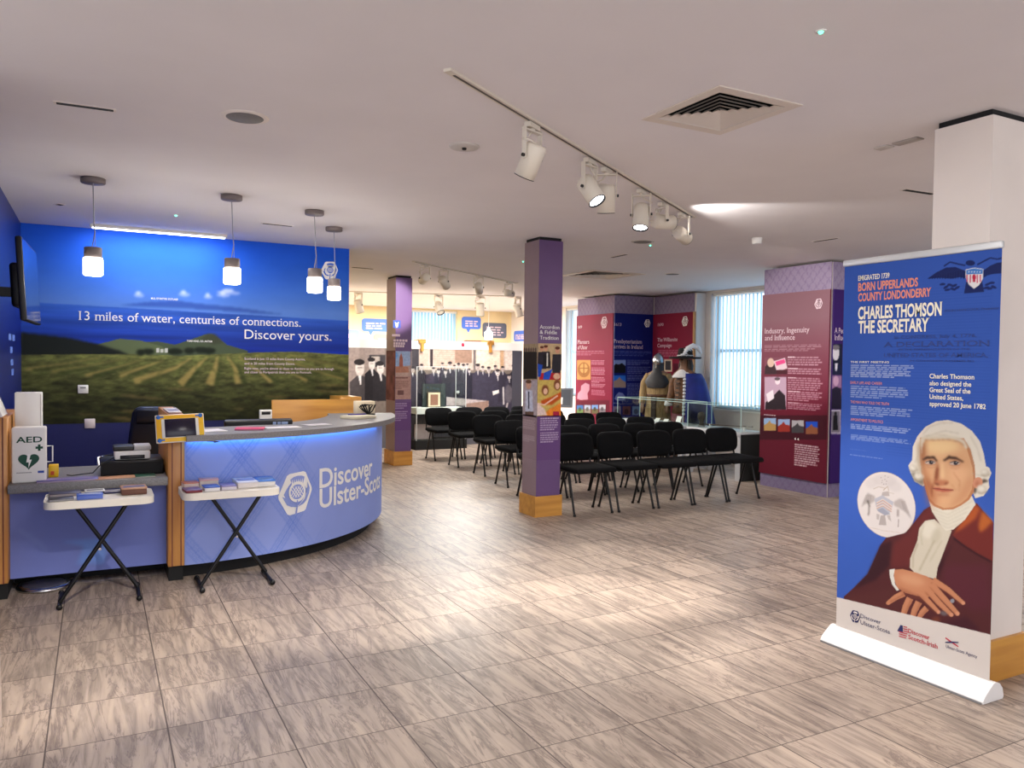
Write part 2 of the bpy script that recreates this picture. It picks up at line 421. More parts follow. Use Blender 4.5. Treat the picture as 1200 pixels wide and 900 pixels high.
# shared materials
WHITE_PAINT = mat('white_paint', (226, 216, 208), 0.6, noise=0.03, scale=3)
CEIL_PAINT = mat('ceiling_paint', (228, 223, 224), 0.85, noise=0.02, scale=2)
CREAM = mat('cream_wall', (226, 205, 160), 0.7, noise=0.03, scale=2)
NAVY = mat('navy_wall', (14, 22, 92), 0.5, noise=0.05, scale=3)
BLUEWALL = mat('blue_wall', (10, 30, 118), 0.35, noise=0.06, scale=2)
OAK = wood_mat('oak', (206, 148, 84), (176, 116, 58), 'Z'); OAK_H = wood_mat('oak_flat', (206, 150, 66), (180, 122, 48), 'X'); OAK_Y = wood_mat('oak_side', (206, 150, 66), (178, 122, 48), 'Y')
OAK_LINE = mat('oak_inlay', (120, 62, 40), 0.45)
BLACK = mat('black_plastic', (14, 14, 16), 0.45); BLACK_MATTE = mat('black_matte', (9, 9, 11), 0.8); BLACK_METAL = mat('black_metal', (16, 16, 18), 0.38, metal=0.3)
FABRIC = mat('black_fabric', (15, 15, 17), 0.95, noise=0.3, scale=180, spec=0.15)
WHITE_PL = mat('white_plastic', (228, 226, 222), 0.4); GREY_PL = mat('grey_plastic', (120, 120, 122), 0.5); CHROME = mat('chrome', (190, 190, 195), 0.2, metal=1.0)
LAMP_BODY = mat('lamp_white', (214, 205, 190), 0.45); STONE_TOP = mat('grey_laminate', (140, 138, 138), 0.45, noise=0.22, scale=160)
PRINT = print_mat('printed_vinyl', 0.62, 0.18); PRINT_M = print_mat('printed_matte', 0.8, 0.15)
T_WHITE = mat('white_ink', (238, 236, 232), 0.6); T_CREAM = mat('cream_ink', (235, 228, 205), 0.6); T_ORANGE = mat('salmon_ink', (222, 138, 110), 0.6)
T_NAVY = mat('navy_ink', (26, 28, 80), 0.6); T_DECL = mat('dark_blue_ink', (34, 56, 122), 0.6); T_RED = mat('red_ink', (176, 40, 60), 0.6); T_GREEN = mat('dark_green_ink', (8, 70, 52), 0.6)
T_PALE = mat('pale_pink_ink', (214, 190, 200), 0.6); T_BLUE = mat('blue_ink', (34, 70, 160), 0.6)
PURPLE = mat('purple_vinyl', (98, 68, 118), 0.5, noise=0.05, scale=4); PURPLE_GREY = mat('mauve_vinyl', (142, 120, 124), 0.5, noise=0.05, scale=4)

# ================================================================== THE ROOM
VENT_A = (2.373, 2.874, 2.592, 3.131)
_vb = onZ(705, 322, CEIL); VENT_B = (_vb[0]-0.42, _vb[0]+0.42, _vb[1]-0.42, _vb[1]+0.42)
def slab_with_holes(x0, x1, y0, y1, z, holes):
    xs = sorted({x0, x1, *[h[0] for h in holes], *[h[1] for h in holes]}); ys = sorted({y0, y1, *[h[2] for h in holes], *[h[3] for h in holes]})
    q = MB()
    for i in range(len(xs)-1):
        for j in range(len(ys)-1):
            cx, cy = (xs[i]+xs[i+1])/2, (ys[j]+ys[j+1])/2
            if any(h[0] < cx < h[1] and h[2] < cy < h[3] for h in holes): continue
            q.add([(xs[i], ys[j], z), (xs[i+1], ys[j], z), (xs[i+1], ys[j+1], z), (xs[i], ys[j+1], z)], [(3, 2, 1, 0)])
    return q
q = MB(); q.box((-4.5, -3.5, -0.1), (9.3, 17.4, 0.0)); struct(q.build('floor', floor_mat()))
q = slab_with_holes(-4.5, 9.3, -3.5, 17.4, CEIL, [VENT_A, VENT_B]); q.box((-4.5, -3.5, 2.95), (9.3, 17.4, 3.0)); struct(q.build('ceiling', CEIL_PAINT, bevel=-1))
q = MB(); q.box((-0.75, 3.95, 0), (-0.6, 8.55, CEIL)); struct(q.build('wall_left', BLUEWALL))
q = MB(); q.box((-0.6, 8.37, 0), (2.43, 8.55, CEIL)); struct(q.build('wall_mural', NAVY))
q = MB(); q.box((2.28, 8.55, 0), (2.43, 17.0, CEIL)); struct(q.build('wall_back_left', CREAM))

RX, FY = 8.95, 16.9
def wall_with_windows(name, kind, c, a0, a1, wins, m, th=0.25):
    """kind 'X': wall face at x=c running along y; 'Y': face at y=c running along x. wins: (lo, hi, z0, z1)."""
    q = MB()
    def bx(p0, p1, z0, z1):
        if p1-p0 < 1e-4 or z1-z0 < 1e-4: return
        if kind == 'X': q.box((c, p0, z0), (c+th, p1, z1))
        else: q.box((p0, c, z0), (p1, c+th, z1))
    p = a0
    for lo, hi, z0, z1 in sorted(wins):
        bx(p, lo, 0, CEIL); bx(lo, hi, 0, z0); bx(lo, hi, z1, CEIL); p = hi
    bx(p, a1, 0, CEIL); return struct(q.build(name, m))
_f0, _f1 = onY(481, 400, FY)[0], onY(536, 400, FY)[0]
WINS_R = [(3.3, 5.0, 0.78, 2.66), (7.3, 9.87, 0.78, 2.66), (12.7, 14.4, 0.78, 2.66)]
WINS_F = [(_f0, _f1, 0.78, 2.66)]
wall_with_windows('wall_right', 'X', RX, -3.5, 17.15, WINS_R, WHITE_PAINT)
wall_with_windows('wall_far', 'Y', FY, 2.43, RX, WINS_F, CREAM)

def blind_material():
    m = bpy.data.materials.new('blind_fabric'); m.use_nodes = True; nt = m.node_tree
    b = nt.nodes['Principled BSDF']; b.inputs['Base Color'].default_value = hexa((190, 214, 226)); b.inputs['Roughness'].default_value = 0.8
    t = nt.nodes.new('ShaderNodeBsdfTranslucent'); t.inputs[0].default_value = hexa((150, 200, 228)); mx = nt.nodes.new('ShaderNodeMixShader'); mx.inputs[0].default_value = 0.6
    nt.links.new(b.outputs[0], mx.inputs[1]); nt.links.new(t.outputs[0], mx.inputs[2]); nt.links.new(mx.outputs[0], nt.nodes['Material Output'].inputs[0]); return m
BLIND = blind_material(); PANE = glass_mat('window_glass', (0.96, 0.98, 1.0)); FRAME = mat('window_frame', (232, 230, 226), 0.4)
def window(n, kind, c, lo, hi, z0, z1):
    def B(q, p0, p1, d0, d1, a, b):
        if kind == 'X': q.box((c+d0, p0, a), (c+d1, p1, b))
        else: q.box((p0, c+d0, a), (p1, c+d1, b))
    q = MB(); t = 0.05
    B(q, lo, lo+t, .16, .22, z0, z1); B(q, hi-t, hi, .16, .22, z0, z1); B(q, lo+t, hi-t, .16, .22, z0, z0+t); B(q, lo+t, hi-t, .16, .22, z1-t, z1)
    mid = z0+(z1-z0)*0.5; B(q, lo+t, hi-t, .165, .215, mid-.025, mid+.025)
    fr = struct(q.build('window_%d' % n, FRAME))
    q = MB(); B(q, lo+t, hi-t, .188, .194, z0+t, z1-t); q.build('pane', PANE, fr)
    q = MB(); B(q, lo, hi, -.03, .15, z0-.03, z0); q.build('window_sill', WHITE_PL, fr)
    q = MB(); B(q, lo+.01, hi-.01, .03, .08, z1-.045, z1-.005); q.build('headrail', WHITE_PL, fr)
    q = MB(); a = math.radians(28); pitch = 0.082; k = int((hi-lo-.06)/pitch); hw = 0.0445
    for i in range(k+1):
        p = lo+.05+pitch*i; dx, dp = hw*math.sin(a), hw*math.cos(a)
        pts = [(p-dp, .055-dx), (p, .055+.006), (p+dp, .055+dx)]
        vs = []
        for z in (z0+.03, z1-.05):
            for (pp, d) in pts: vs.append((c+d, pp, z) if kind == 'X' else (pp, c+d, z))
        q.add(vs, [(0, 1, 4, 3), (1, 2, 5, 4)], True)
    q.build('vertical_blind', BLIND, fr, bevel=-1)
window(1, 'Y', FY, *WINS_F[0]); window(2, 'X', RX, *WINS_R[1]); window(3, 'X', RX, *WINS_R[2]); window(4, 'X', RX, *WINS_R[0])

# built-in oak casing below the right-hand window, and skirting
q = MB(); q.box((RX-.05, 3.2, 0), (RX, 5.1, 0.75)); struct(q.build('trim_1', OAK_Y))
q = MB(); q.box((RX-.02, -3.5, 0), (RX, 3.2, 0.1)); q.box((RX-.02, 5.1, 0), (RX, 6.1, 0.1)); struct(q.build('baseboard_right', OAK_Y))
q = MB(); q.box((2.43, FY-.02, 0), (RX, FY, 0.1)); struct(q.build('baseboard_far', OAK_H))
q = MB(); q.box((7.92, 11.13, 0), (RX, 12.3, CEIL-.03)); q.box((8.75, 10.0, 0), (RX, 11.13, CEIL-.03)); struct(q.build('wall_pier', WHITE_PAINT))
q = MB(); q.box((7.33, 6.13, 0), (RX, 7.12, CEIL-.03)); struct(q.build('wall_spur', WHITE_PAINT))

# ------------------------------------------------------------------ mural on the wall behind the desk
def emblem(name, fr, c, size, fg, bg, parent, w=0.002):
    """thistle in a hexagon, size = width in metres, centre c=(u, v)."""
    k = size/400.0
    def P(pts): return [(c[0]+(x-280)*k, c[1]-(y-385)*k) for x, y in pts]
    q = MB(); T = fr.pt
    hexp = [(175, 205), (205, 188), (370, 176), (398, 188), (474, 345), (478, 372), (400, 560), (378, 574), (210, 594), (182, 582), (84, 420), (82, 390)]
    q.flat(P(hexp), T, w, 0)
    def EL(cx, cy, rx, ry, n=24): return [(cx+rx*math.cos(2*math.pi*i/n), cy+ry*math.sin(2*math.pi*i/n)) for i in range(n)]
    q.flat(P([(212, 245), (250, 222), (300, 214), (350, 218), (384, 232), (362, 300), (330, 310), (300, 292), (262, 304), (236, 298)]), T, w+.0010, 1)
    for x in (240, 262, 284, 306, 328, 350):
        q.flat(P([(x-11, 300), (x+(x-296)*0.12, 242), (x+11, 300)]), T, w+.0016, 0)
    q.flat(P(EL(296, 372, 100, 102)), T, w+.0016, 0); q.flat(P(EL(294, 372, 78, 74)), T, w+.0022, 1)
    for d in (-52, -17, 18, 53):
        for sg in (1, -1):
            pts = []
            for t in (-1, 1):
                for e in (-1, 1):
                    pts.append((294+d*0.9+sg*(t*40)+e*5, 372+t*52-sg*0))
            a = [pts[0], pts[1], pts[3], pts[2]]
            q.flat(P(a), T, w+.0028, 0)
    q.flat(P([(190, 330), (170, 390), (175, 430), (205, 480), (280, 500), (290, 510), (230, 515), (175, 490), (120, 400), (160, 420), (150, 380), (165, 350)]), T, w+.0022, 1)
    q.flat(P([(420, 285), (448, 350), (440, 400), (405, 470), (370, 500), (300, 522), (340, 490), (385, 450), (405, 400), (398, 360), (420, 340)]), T, w+.0022, 1)
    q.flat(P([(288, 455), (300, 450), (304, 500), (290, 590), (268, 592), (284, 520)]), T, w+.0032, 1)
    return q.build(name, [fg, bg], parent, bevel=-1)

FM = Fr('Y', 8.37)
mural = thing('wall_mural_print', 'large printed landscape mural of sea and mown field covering the wall behind the reception desk', 'mural', (0.9, 8.36, 0.87))
P_ = Pic(-0.6, 2.43, 0.87, 2.70, 0.0085, (60, 110, 60), FM)
def sky(U, V):
    t = np.clip((V-2.0)/0.7, 0, 1)[..., None]; c = np.array((84, 124, 200))*(1-t)**1.5 + np.array((20, 84, 208))*(1-(1-t)**1.5)
    n = fbm(U*2.2, V*5, 5)[..., None]; return c*(0.95+0.1*n)
def sea(U, V):
    t = np.clip((2.03-V)/0.5, 0, 1)[..., None]; c = np.array((54, 102, 198))*(1-t)+np.array((14, 38, 142))*t
    n = fbm(U*0.9, V*16, 9)[..., None]; return c*(0.75+0.5*n)
def field(U, V):
    t = np.clip((1.52-V)/0.6, 0, 1)[..., None]; c = np.array((102, 106, 56))*(1-t)+np.array((40, 42, 20))*t
    n = fbm(U*10, V*34, 11)[..., None]; m2 = fbm(U*28, V*60, 19)[..., None]; return c*(0.35+0.85*n+0.45*m2)
P_.rect(10, 240, 430, 560, sky)
P_.poly([(15, 353), (409, 376), (430, 378), (430, 430), (15, 430)], sea)
P_.poly([(140, 358), (170, 354), (205, 352), (235, 356), (275, 360), (330, 368), (300, 367), (200, 360)], (44, 76, 156), 0.8, 2)
for cx, cy, rx in ((268, 343, 14), (216, 345, 7), (163, 346, 6), (244, 348, 5), (262, 346, 8)):
    P_.ell((cx, cy), (rx, 2.6), (176, 186, 222), 0.06, 0.6, 2); P_.ell((cx-1, cy-2.5), (rx*.45, 2.4), (206, 212, 236), 0, 0.7, 2)
P_.poly([(150, 418), (150, 402), (185, 400), (205, 404), (226, 397), (240, 392), (248, 391), (256, 396), (266, 404), (290, 411), (292, 420)], (72, 84, 62), 1, 1)
P_.poly([(235, 398), (243, 391), (252, 391), (262, 402), (250, 404)], (58, 60, 44), 0.7, 2)
P_.poly([(105, 420), (112, 404), (140, 397), (165, 399), (190, 406), (205, 420)], (92, 104, 72), 1, 1)
P_.poly([(10, 388), (45, 392), (80, 396), (110, 402), (140, 411), (160, 420), (10, 424)], (22, 28, 26), 1, 2)
P_.poly([(10, 416), (100, 415), (160, 415), (210, 417), (300, 413), (345, 412), (430, 417), (430, 570), (10, 570)], field)
# mown swaths running away over the field
SW = [((224, 420), (205, 432), (157, 447), 2, 8), ((243, 419), (228, 432), (211, 450), 2, 9), ((255, 418), (252, 432), (245, 451), 2.4, 10), ((266, 418), (275, 430), (279, 450), 2, 7),
      ((192, 423), (170, 430), (140, 440), 1.4, 6), ((280, 418), (300, 432), (318, 448), 1.4, 5), ((170, 421), (140, 430), (100, 440), 1.2, 4), ((300, 417), (330, 430), (360, 446), 1.2, 4),
      ((320, 417), (360, 430), (404, 444), 1.2, 4), ((340, 416), (380, 425), (415, 434), 1, 3), ((150, 420), (110, 428), (60, 436), 1, 3.5), ((120, 419), (80, 426), (30, 433), 1, 3)]
for a, b, c, w0, w1 in SW:
    P_.line([a, b, c], [w0, (w0+w1)/2, w1], (176, 152, 88), 0.75, 2); P_.line([(a[0]+3, a[1]), (b[0]+5, b[1]+1), (c[0]+9, c[1]+1)], [1, 2, 4], (46, 58, 26), 0.6, 2)
for i in range(16):
    x = 40+i*24; P_.line([(225+(x-225)*0.45, 421), (x, 440)], [0.8, 2.2], (62, 74, 34), 0.55, 2)
_r = random.Random(5)
for i in range(70):
    x = _r.uniform(20, 420); y = _r.uniform(450, 500); P_.ell((x, y), (_r.uniform(6, 22), _r.uniform(0.8, 2.2)), _r.choice([(18, 22, 12), (24, 28, 14), (120, 100, 58), (84, 90, 44), (16, 18, 10)]), 0.05, 0.6, 2)
for x, y, r in ((92+82, 412, 5), (205, 412, 7), (222, 411, 5), (235, 410, 6), (245, 411, 6), (165, 413, 4)): P_.ell((x, y), (r*1.3, 3.6), (20, 28, 18), 0, 0.95, 2)
for x in (183, 188, 193): P_.rect(x, 409-(x % 2), x+3.5, 413, (214, 214, 208), 0.9)
P_.build('printed_vinyl', FM, PRINT, mural, w=0.003)
FMt = FM
lettering('lettering', FM, '13 miles of water, centuries of connections.', (93, 374.8), (352, 383.0), 0.082, T_WHITE, mural, True, w=.006)
lettering('lettering', FM, 'Discover yours.', (286.5, 396.5), (388, 399.6), 0.094, T_WHITE, mural, True, w=.006)
for s_, xe, y in (('Scotland is just 13 miles from County Antrim,', 357.5, 421.5), ('and is 20 miles from County Down.', 345.5, 427), ("Right now, you're almost as close to Ayrshire as you are to Armagh", 391, 432.6), ('and closer to Portpatrick than you are to Portrush.', 365, 437)):
    lettering('body_lettering', FM, s_, (286.3, y), (xe, y+(xe-286)*.012), .023, T_PALE, mural, False, w=.005, bold=.012)
lettering('caption', FM, 'MULL OF KINTYRE, SCOTLAND', (177, 351), (208.5, 351.8), .018, T_WHITE, mural, False, w=.005, bold=.014); lettering('caption', FM, 'TORR HEAD, CO. ANTRIM', (219, 400.8), (248.5, 401), .018, T_WHITE, mural, False, w=.005, bold=.014)
_c = FM.uv(386, 317); emblem('thistle_emblem', FM, _c, 0.185, T_WHITE, mat('mural_sky_ink', (40, 96, 205), 0.5), mural, w=.005)

# LED batten along the top of the mural
a_, b_ = onZ(108, 262, CEIL), onZ(264, 275, CEIL)
led = thing('led_batten', 'bright linear white light fixed along the ceiling above the mural', 'ceiling light', (a_[0], 8.1, CEIL))
q = MB(); q.rbox((a_[0]-.02, 8.075, 2.672), (b_[0]+.02, 8.125, CEIL), .006); q.build('housing', WHITE_PL, led)
q = MB(); q.rbox((a_[0], 8.08, 2.664), (b_[0], 8.12, 2.674), .004); q.build('diffuser', mat('batten_glow', (255, 255, 255), 0.5, emit=(245, 248, 255), estr=6), led)
lamp('led_batten_light', 'AREA', ((a_[0]+b_[0])/2, 8.1, 2.655), 7, (.82, .9, 1.0), aim=(0, .25, -1), shape='RECTANGLE', size=b_[0]-a_[0], size_y=.05)

# ------------------------------------------------------------------ columns in a row
def column(label, x0, x1, y0, y1, m_front, m_side, base=True, top=CEIL-.03):
    t = thing('column', label, 'column', ((x0+x1)/2, (y0+y1)/2, 0))
    q = MB(); q.box((x0, y0, 0.2), (x1, y1, top))
    o = q.build('shaft', [m_front, m_side], t)
    for p in o.data.polygons: p.material_index = 1 if abs(p.normal.x) > 0.5 else 0
    q = MB(); q.box((x0-.018, y0-.018, 0), (x1+.018, y1+.018, 0.2)); q.build('oak_base', OAK_H, t)
    q = MB(); q.box((x0+.012, y0+.012, top), (x1-.012, y1-.012, CEIL)); q.build('shadow_gap', BLACK_MATTE, t)
    return t
colA = column('plain off-white column standing behind the tall roll-up banner', 3.665, 4.02, 2.185, 2.47, WHITE_PAINT, WHITE_PAINT)
colB = column('purple column carrying the accordion and fiddle panel beside the chairs', 3.745, 4.012, 6.52, 6.805, PURPLE, PURPLE_GREY)
colC = column('mauve column with tower picture standing behind the curved reception desk', 3.742, 3.985, 10.56, 10.95, PURPLE, PURPLE_GREY)

# pictures wrapped on the centre column
FBf, FBs = Fr('Y', 6.52), Fr('X', 3.745)
P_ = Pic(3.745, 4.012, FBf.uv(640, 488)[1], FBf.uv(640, 402.5)[1], 0.005, (150, 120, 90), FBf).crop(610, 350, 6.43)
P_.rect(120, 335, 320, 612, (186, 160, 122)); P_.rect(120, 612, 320, 890, (196, 170, 90))
P_.rect(140, 560, 300, 612, (170, 30, 40))
for x, y, s in ((160, 380, 1), (190, 375, 1.1), (278, 390, 1.3)):
    P_.poly([(x-28*s, y+22*s), (x+28*s, y+22*s), (x+34*s, y+150), (x-34*s, y+150)], (40, 34, 44), 1, 1); P_.ell((x, y), (13*s, 19*s), (206, 150, 120), 0, 1, 1); P_.ell((x, y-14*s), (14*s, 9*s), (92, 44, 30), 0, 1, 1)
P_.rect(170, 420, 215, 520, (30, 26, 30)); P_.rect(196, 410, 206, 510, (214, 210, 200)); P_.rect(240, 430, 300, 560, (44, 40, 46)); P_.ell((272, 585), (26, 24), (214, 170, 140), 0, 1, 1)
P_.poly([(128, 490), (165, 500), (150, 590), (130, 590)], (26, 70, 170)); P_.poly([(175, 560), (240, 530), (215, 610), (170, 610)], (30, 80, 190))
for x, y in ((185, 690), (275, 650)):
    P_.ell((x, y), (26, 40), (120, 66, 40), 0, 1, 2); P_.ell((x+2, y+8), (16, 24), (224, 180, 150), 0, 1, 1)
P_.poly([(150, 770), (230, 740), (310, 700), (315, 740), (235, 800), (160, 800)], (190, 80, 24), 1, 2); P_.line([(125, 790), (180, 800), (280, 730)], 12, (226, 186, 160), 1, 1)
P_.poly([(220, 830), (310, 780), (312, 885), (150, 890)], (226, 130, 40), 1, 2); P_.poly([(120, 780), (180, 830), (200, 880), (122, 885)], (220, 196, 190), 1, 2); P_.rect(245, 850, 290, 890, (160, 30, 60))
P_.grain(0.12, 60, 60).build('photo_print', FBf, PRINT, colB, w=.002)
P_ = Pic(-6.805, -6.52, FBs.uv(620, 488)[1], FBs.uv(620, 403)[1], 0.006, (120, 104, 96), FBs).crop(610, 350, 6.43)
P_.rect(10, 335, 130, 612, (150, 132, 104)); P_.rect(10, 612, 130, 895, (168, 156, 160))
for x in range(30, 125, 17):
    P_.rect(x-9, 400, x+9, 605, (26, 22, 24), 1, 1); P_.ell((x, 385), (7, 16), (90, 70, 64), 0, 1, 1)
P_.poly([(40, 690), (90, 690), (96, 860), (36, 860)], (196, 200, 214), 1, 1); P_.ell((62, 650), (20, 32), (196, 150, 126), 0, 1, 1); P_.ell((62, 625), (22, 14), (90, 60, 44), 0, 1, 1); P_.rect(58, 700, 68, 830, (60, 64, 84)); P_.rect(36, 850, 100, 895, (96, 72, 60))
P_.grain(0.15, 50, 50).build('photo_print', FBs, PRINT, colB, w=.002)
for s_, y in (('Accordion', 385.5), ('& Fiddle', 391.5), ('Tradition', 398)):
    lettering('heading', FBf, s_, (632.5, y), ({'A': 655.5, '&': 652.5, 'T': 654.5}[s_[0]], y-.2), 0.034, T_WHITE, colB, True)
P_ = Pic(3.75, 4.008, 0.55, .98, 0.006, (98, 68, 118), FBf); P_.words((633, 490), (655, 505), 6, (205, 190, 210), .45, .8, 3).words((633, 507), (655, 519), 5, (205, 190, 210), .45, .8, 4); P_.build('body_text', FBf, PRINT, colB, w=.002)
P_ = Pic(-6.8, -6.525, 0.55, .98, 0.006, (142, 120, 124), FBs); P_.words((612, 491), (628, 505), 6, (196, 178, 176), .45, .7, 5).words((612, 509), (628, 520), 5, (196, 178, 176), .45, .7, 6); P_.build('body_text', FBs, PRINT, colB, w=.002)
# pictures on the column behind the desk
FCf, FCs = Fr('Y', 10.56), Fr('X', 3.742)
P_ = Pic(3.745, 3.982, FCf.uv(468, 468)[1], FCf.uv(468, 411.5)[1], 0.006, (150, 130, 130), FCf).crop(405, 330, 6)
P_.rect(322, 485, 455, 665, (150, 170, 205)); P_.poly([(322, 600), (455, 590), (455, 665), (322, 665)], (176, 150, 140)); P_.poly([(375, 640), (378, 540), (390, 500), (402, 540), (405, 640)], (160, 96, 80), 1, 1)
P_.poly([(335, 640), (340, 595), (440, 600), (445, 640)], (172, 120, 100), 1, 1); P_.ell((340, 520), (26, 30), (90, 150, 220), 0, .8, 3); P_.rect(322, 665, 455, 830, (168, 132, 124)); P_.words((332, 672), (445, 690), 1, (96, 66, 60)).words((335, 700), (445, 760), 5, (120, 88, 80), .5, .7, 8); P_.rect(365, 765, 408, 797, (90, 60, 60), .8, 1)
P_.grain(.1, 50, 50).build('photo_print', FCf, PRINT, colC, w=.002)
P_ = Pic(-10.95, -10.56, FCs.uv(452, 468)[1], FCs.uv(452, 411)[1], 0.01, (110, 70, 74), FCs); P_.grain(.4, 7, 9).build('photo_print', FCs, PRINT, colC, w=.002)
P_ = Pic(3.745, 3.982, 0.5, 0.9, 0.006, (98, 68, 118), FCf); P_.words((460, 470), (478, 480), 4, (180, 164, 190), .5, .7, 2).words((460, 482), (478, 494), 5, (180, 164, 190), .5, .7, 3); P_.build('body_text', FCf, PRINT, colC, w=.002)
q = MB()
for (xa, xb, y) in ((459.5, 469, 393), (461, 478, 399), (461, 475, 402.5), (461, 474, 405.6)):
    (u0, v) = FCf.uv(xa, y); (u1, _) = FCf.uv(xb, y); n = 5
    for i in range(n): q.add([FCf.pt(u0+(u1-u0)*i/n, v-.014, .003), FCf.pt(u0+(u1-u0)*(i+.8)/n, v-.014, .003), FCf.pt(u0+(u1-u0)*(i+.8)/n, v+.018, .003), FCf.pt(u0+(u1-u0)*i/n, v+.018, .003)], [(0, 1, 2, 3)])
q.build('heading', T_PALE, colC, bevel=-1)
_c = FCf.uv(465, 380); q = MB(); q.flat([(_c[0]-.055, _c[1]-.055), (_c[0]+.055, _c[1]-.055), (_c[0]+.055, _c[1]+.055), (_c[0]-.055, _c[1]+.055)], FCf.pt, .002, 0)
q.flat([(_c[0]-.012, _c[1]-.045), (_c[0]+.012, _c[1]-.045), (_c[0]+.03, _c[1]+.035), (_c[0], _c[1]+.015), (_c[0]-.03, _c[1]+.035)], FCf.pt, .003, 1); q.build('round_badge', [T_BLUE, T_PALE], colC, bevel=-1)

# ================================================================== RECEPTION DESK
DX, DY = 0.5, 7.6
def arc_shell(q, R0, R1, t0, t1, z0, z1, n=48):
    o = []
    for i in range(n+1):
        t = t0+(t1-t0)*i/n; s_, c_ = math.sin(t), math.cos(t)
        o += [(DX+R0*s_, DY-R0*c_, z0), (DX+R1*s_, DY-R1*c_, z0), (DX+R1*s_, DY-R1*c_, z1), (DX+R0*s_, DY-R0*c_, z1)]
    fs = []
    for i in range(n):
        for k in range(4): fs.append((i*4+k, i*4+(k+1) % 4, i*4+4+(k+1) % 4, i*4+4+k))
    fs += [(0, 1, 2, 3), (n*4+3, n*4+2, n*4+1, n*4)]
    return q.add(o, fs, False)
FD = Cyl(DX, DY, 1.95)
desk = thing('reception_desk', 'curved pale blue reception desk with grey worktop and white thistle lettering', 'reception desk', (1.6, 6.4, 0))
DBLUE = (140, 156, 218)
P_ = Pic(0.03, 1.95*1.72, 0.10, 0.945, 0.0075, DBLUE, FD)
P_.C = P_.C*(0.97+0.06*fbm(P_.U*1.5, P_.V*1.5, 2))[..., None]
fade = np.clip((1.15-P_.U)/0.35, 0, 1)
for sg in (1, -1):
    cc = P_.U/0.40 + sg*(P_.V-0.30)/0.52
    d = np.abs(cc - np.round(cc))*0.317
    for lo, hi, al in ((0.0, 0.006, 0.42), (0.016, 0.022, 0.35), (0.03, 0.045, 0.25)):
        M = ((d >= lo) & (d < hi)).astype(float)*fade*al
        P_.C = P_.C*(1-M[..., None]) + np.array((84, 116, 204))*M[..., None]
P_.build('front_panel', FD, PRINT_M, desk, w=0.0)
q = MB(); arc_shell(q, 1.90, 1.948, .012, 1.73, .1, .945); q.build('carcass', mat('desk_blue', DBLUE, .6), desk)
q = MB(); arc_shell(q, 1.78, 1.85, .012, 1.70, 0, .1); q.build('plinth', BLACK_MATTE, desk)
q = MB(); arc_shell(q, 1.46, 2.07, .012, 1.42, .945, .986, 64); q.build('worktop', STONE_TOP, desk, bevel=-1)
q = MB(); arc_shell(q, 1.1, 1.9, .05, 1.42, .70, .73); q.build('inner_worktop', STONE_TOP, desk)
q = MB(); arc_shell(q, 1.965, 1.985, .02, 1.02, .937, .945); q.build('led_strip', mat('blue_led', (40, 140, 255), .5, emit=(96, 184, 255), estr=6), desk, label='glowing blue light strip under the worktop')
emblem('thistle_emblem', FD, FD.uv(346.5, 578), 0.30, T_WHITE, mat('desk_blue', DBLUE), desk, w=.003)
_a, _b = FD.uv(374, 571.8), FD.uv(435.8, 557.5); _capd = FD.uv(374, 550)[1]-FD.uv(374, 571.8)[1]
def bold(o): return o
CAPD = _capd
def lettering_bold(name, fr, body, a, b, cap, m, parent, fit=True, kx=None):
    cu = bpy.data.curves.new('t', 'FONT'); cu.body = body; cu.size = 1.0; cu.resolution_u = 4; cu.offset = 0.018
    o = bpy.data.objects.new('t', cu); COL.objects.link(o); me = o.to_mesh()
    vs = [(v.co.x, v.co.y) for v in me.vertices]; fs = [list(p.vertices) for p in me.polygons]; o.to_mesh_clear(); bpy.data.objects.remove(o); bpy.data.curves.remove(cu)
    x0 = min(v[0] for v in vs); x1 = max(v[0] for v in vs); k = cap/CAP
    kx = (b[0]-a[0])/(x1-x0) if fit else kx
    q = MB(); q.add([fr.pt(a[0]+(v[0]-x0)*kx, a[1]+v[1]*k, .003) for v in vs], fs); q.build(name, m, parent, bevel=-1); return kx
_kx = lettering_bold('lettering', FD, 'Discover', _a, _b, CAPD, T_WHITE, desk)
_a2 = FD.uv(374, 595.5); lettering_bold('lettering', FD, 'Ulster-Scots', _a2, None, CAPD, T_WHITE, desk, False, _kx)

low = thing('low_counter', 'low grey topped counter with blue front between the two oak end pillars', 'counter', (-0.03, 5.9, 0))
q = MB(); q.rbox((-.478, 5.61, .655), (.418, 6.4, .71), .006, 2); q.build('worktop', STONE_TOP, low)
FL = Fr('Y', 5.76); P_ = Pic(-.478, .418, .1, .655, .009, (112, 124, 190), FL)
P_.poly([(74, 635), (100, 632), (128, 629), (122, 660), (90, 662), (98, 640)], (112, 146, 216), .9, 2); P_.line([(22, 620), (40, 632), (55, 645)], [3, 5, 3], (124, 140, 200), .7, 2)
P_.build('front_panel', FL, PRINT_M, low, w=.001); q = MB(); q.box((-.478, 5.762, .1), (.418, 5.79, .655)); q.build('carcass', mat('low_blue', (112, 124, 190), .6), low)
q = MB(); q.box((-.478, 6.03, 0), (.418, 6.07, .1)); q.build('plinth', BLACK_MATTE, low)
def pillar(label, x0, x1, y0, y1):
    t = thing('oak_end_pillar', label, 'pillar', ((x0+x1)/2, y0+.3, 0))
    q = MB(); q.rbox((x0, y0, .1), (x1, y1, 1.12), .003, 1); q.build('body', OAK, t)
    q = MB()
    for f in (.26, .80): q.box((x0+(x1-x0)*f-.004, y0-.0015, .1), (x0+(x1-x0)*f+.004, y0+.002, 1.12))
    q.build('inlay_strip', OAK_LINE, t)
    q = MB(); q.box((x0+.006, y0+.02, 0), (x1-.006, y1-.02, .1)); q.build('plinth', BLACK_MATTE, t); return t
pillar('oak end pillar between the low counter and the curved desk, behind the yellow tablet', .42, .522, 5.65, 6.55)
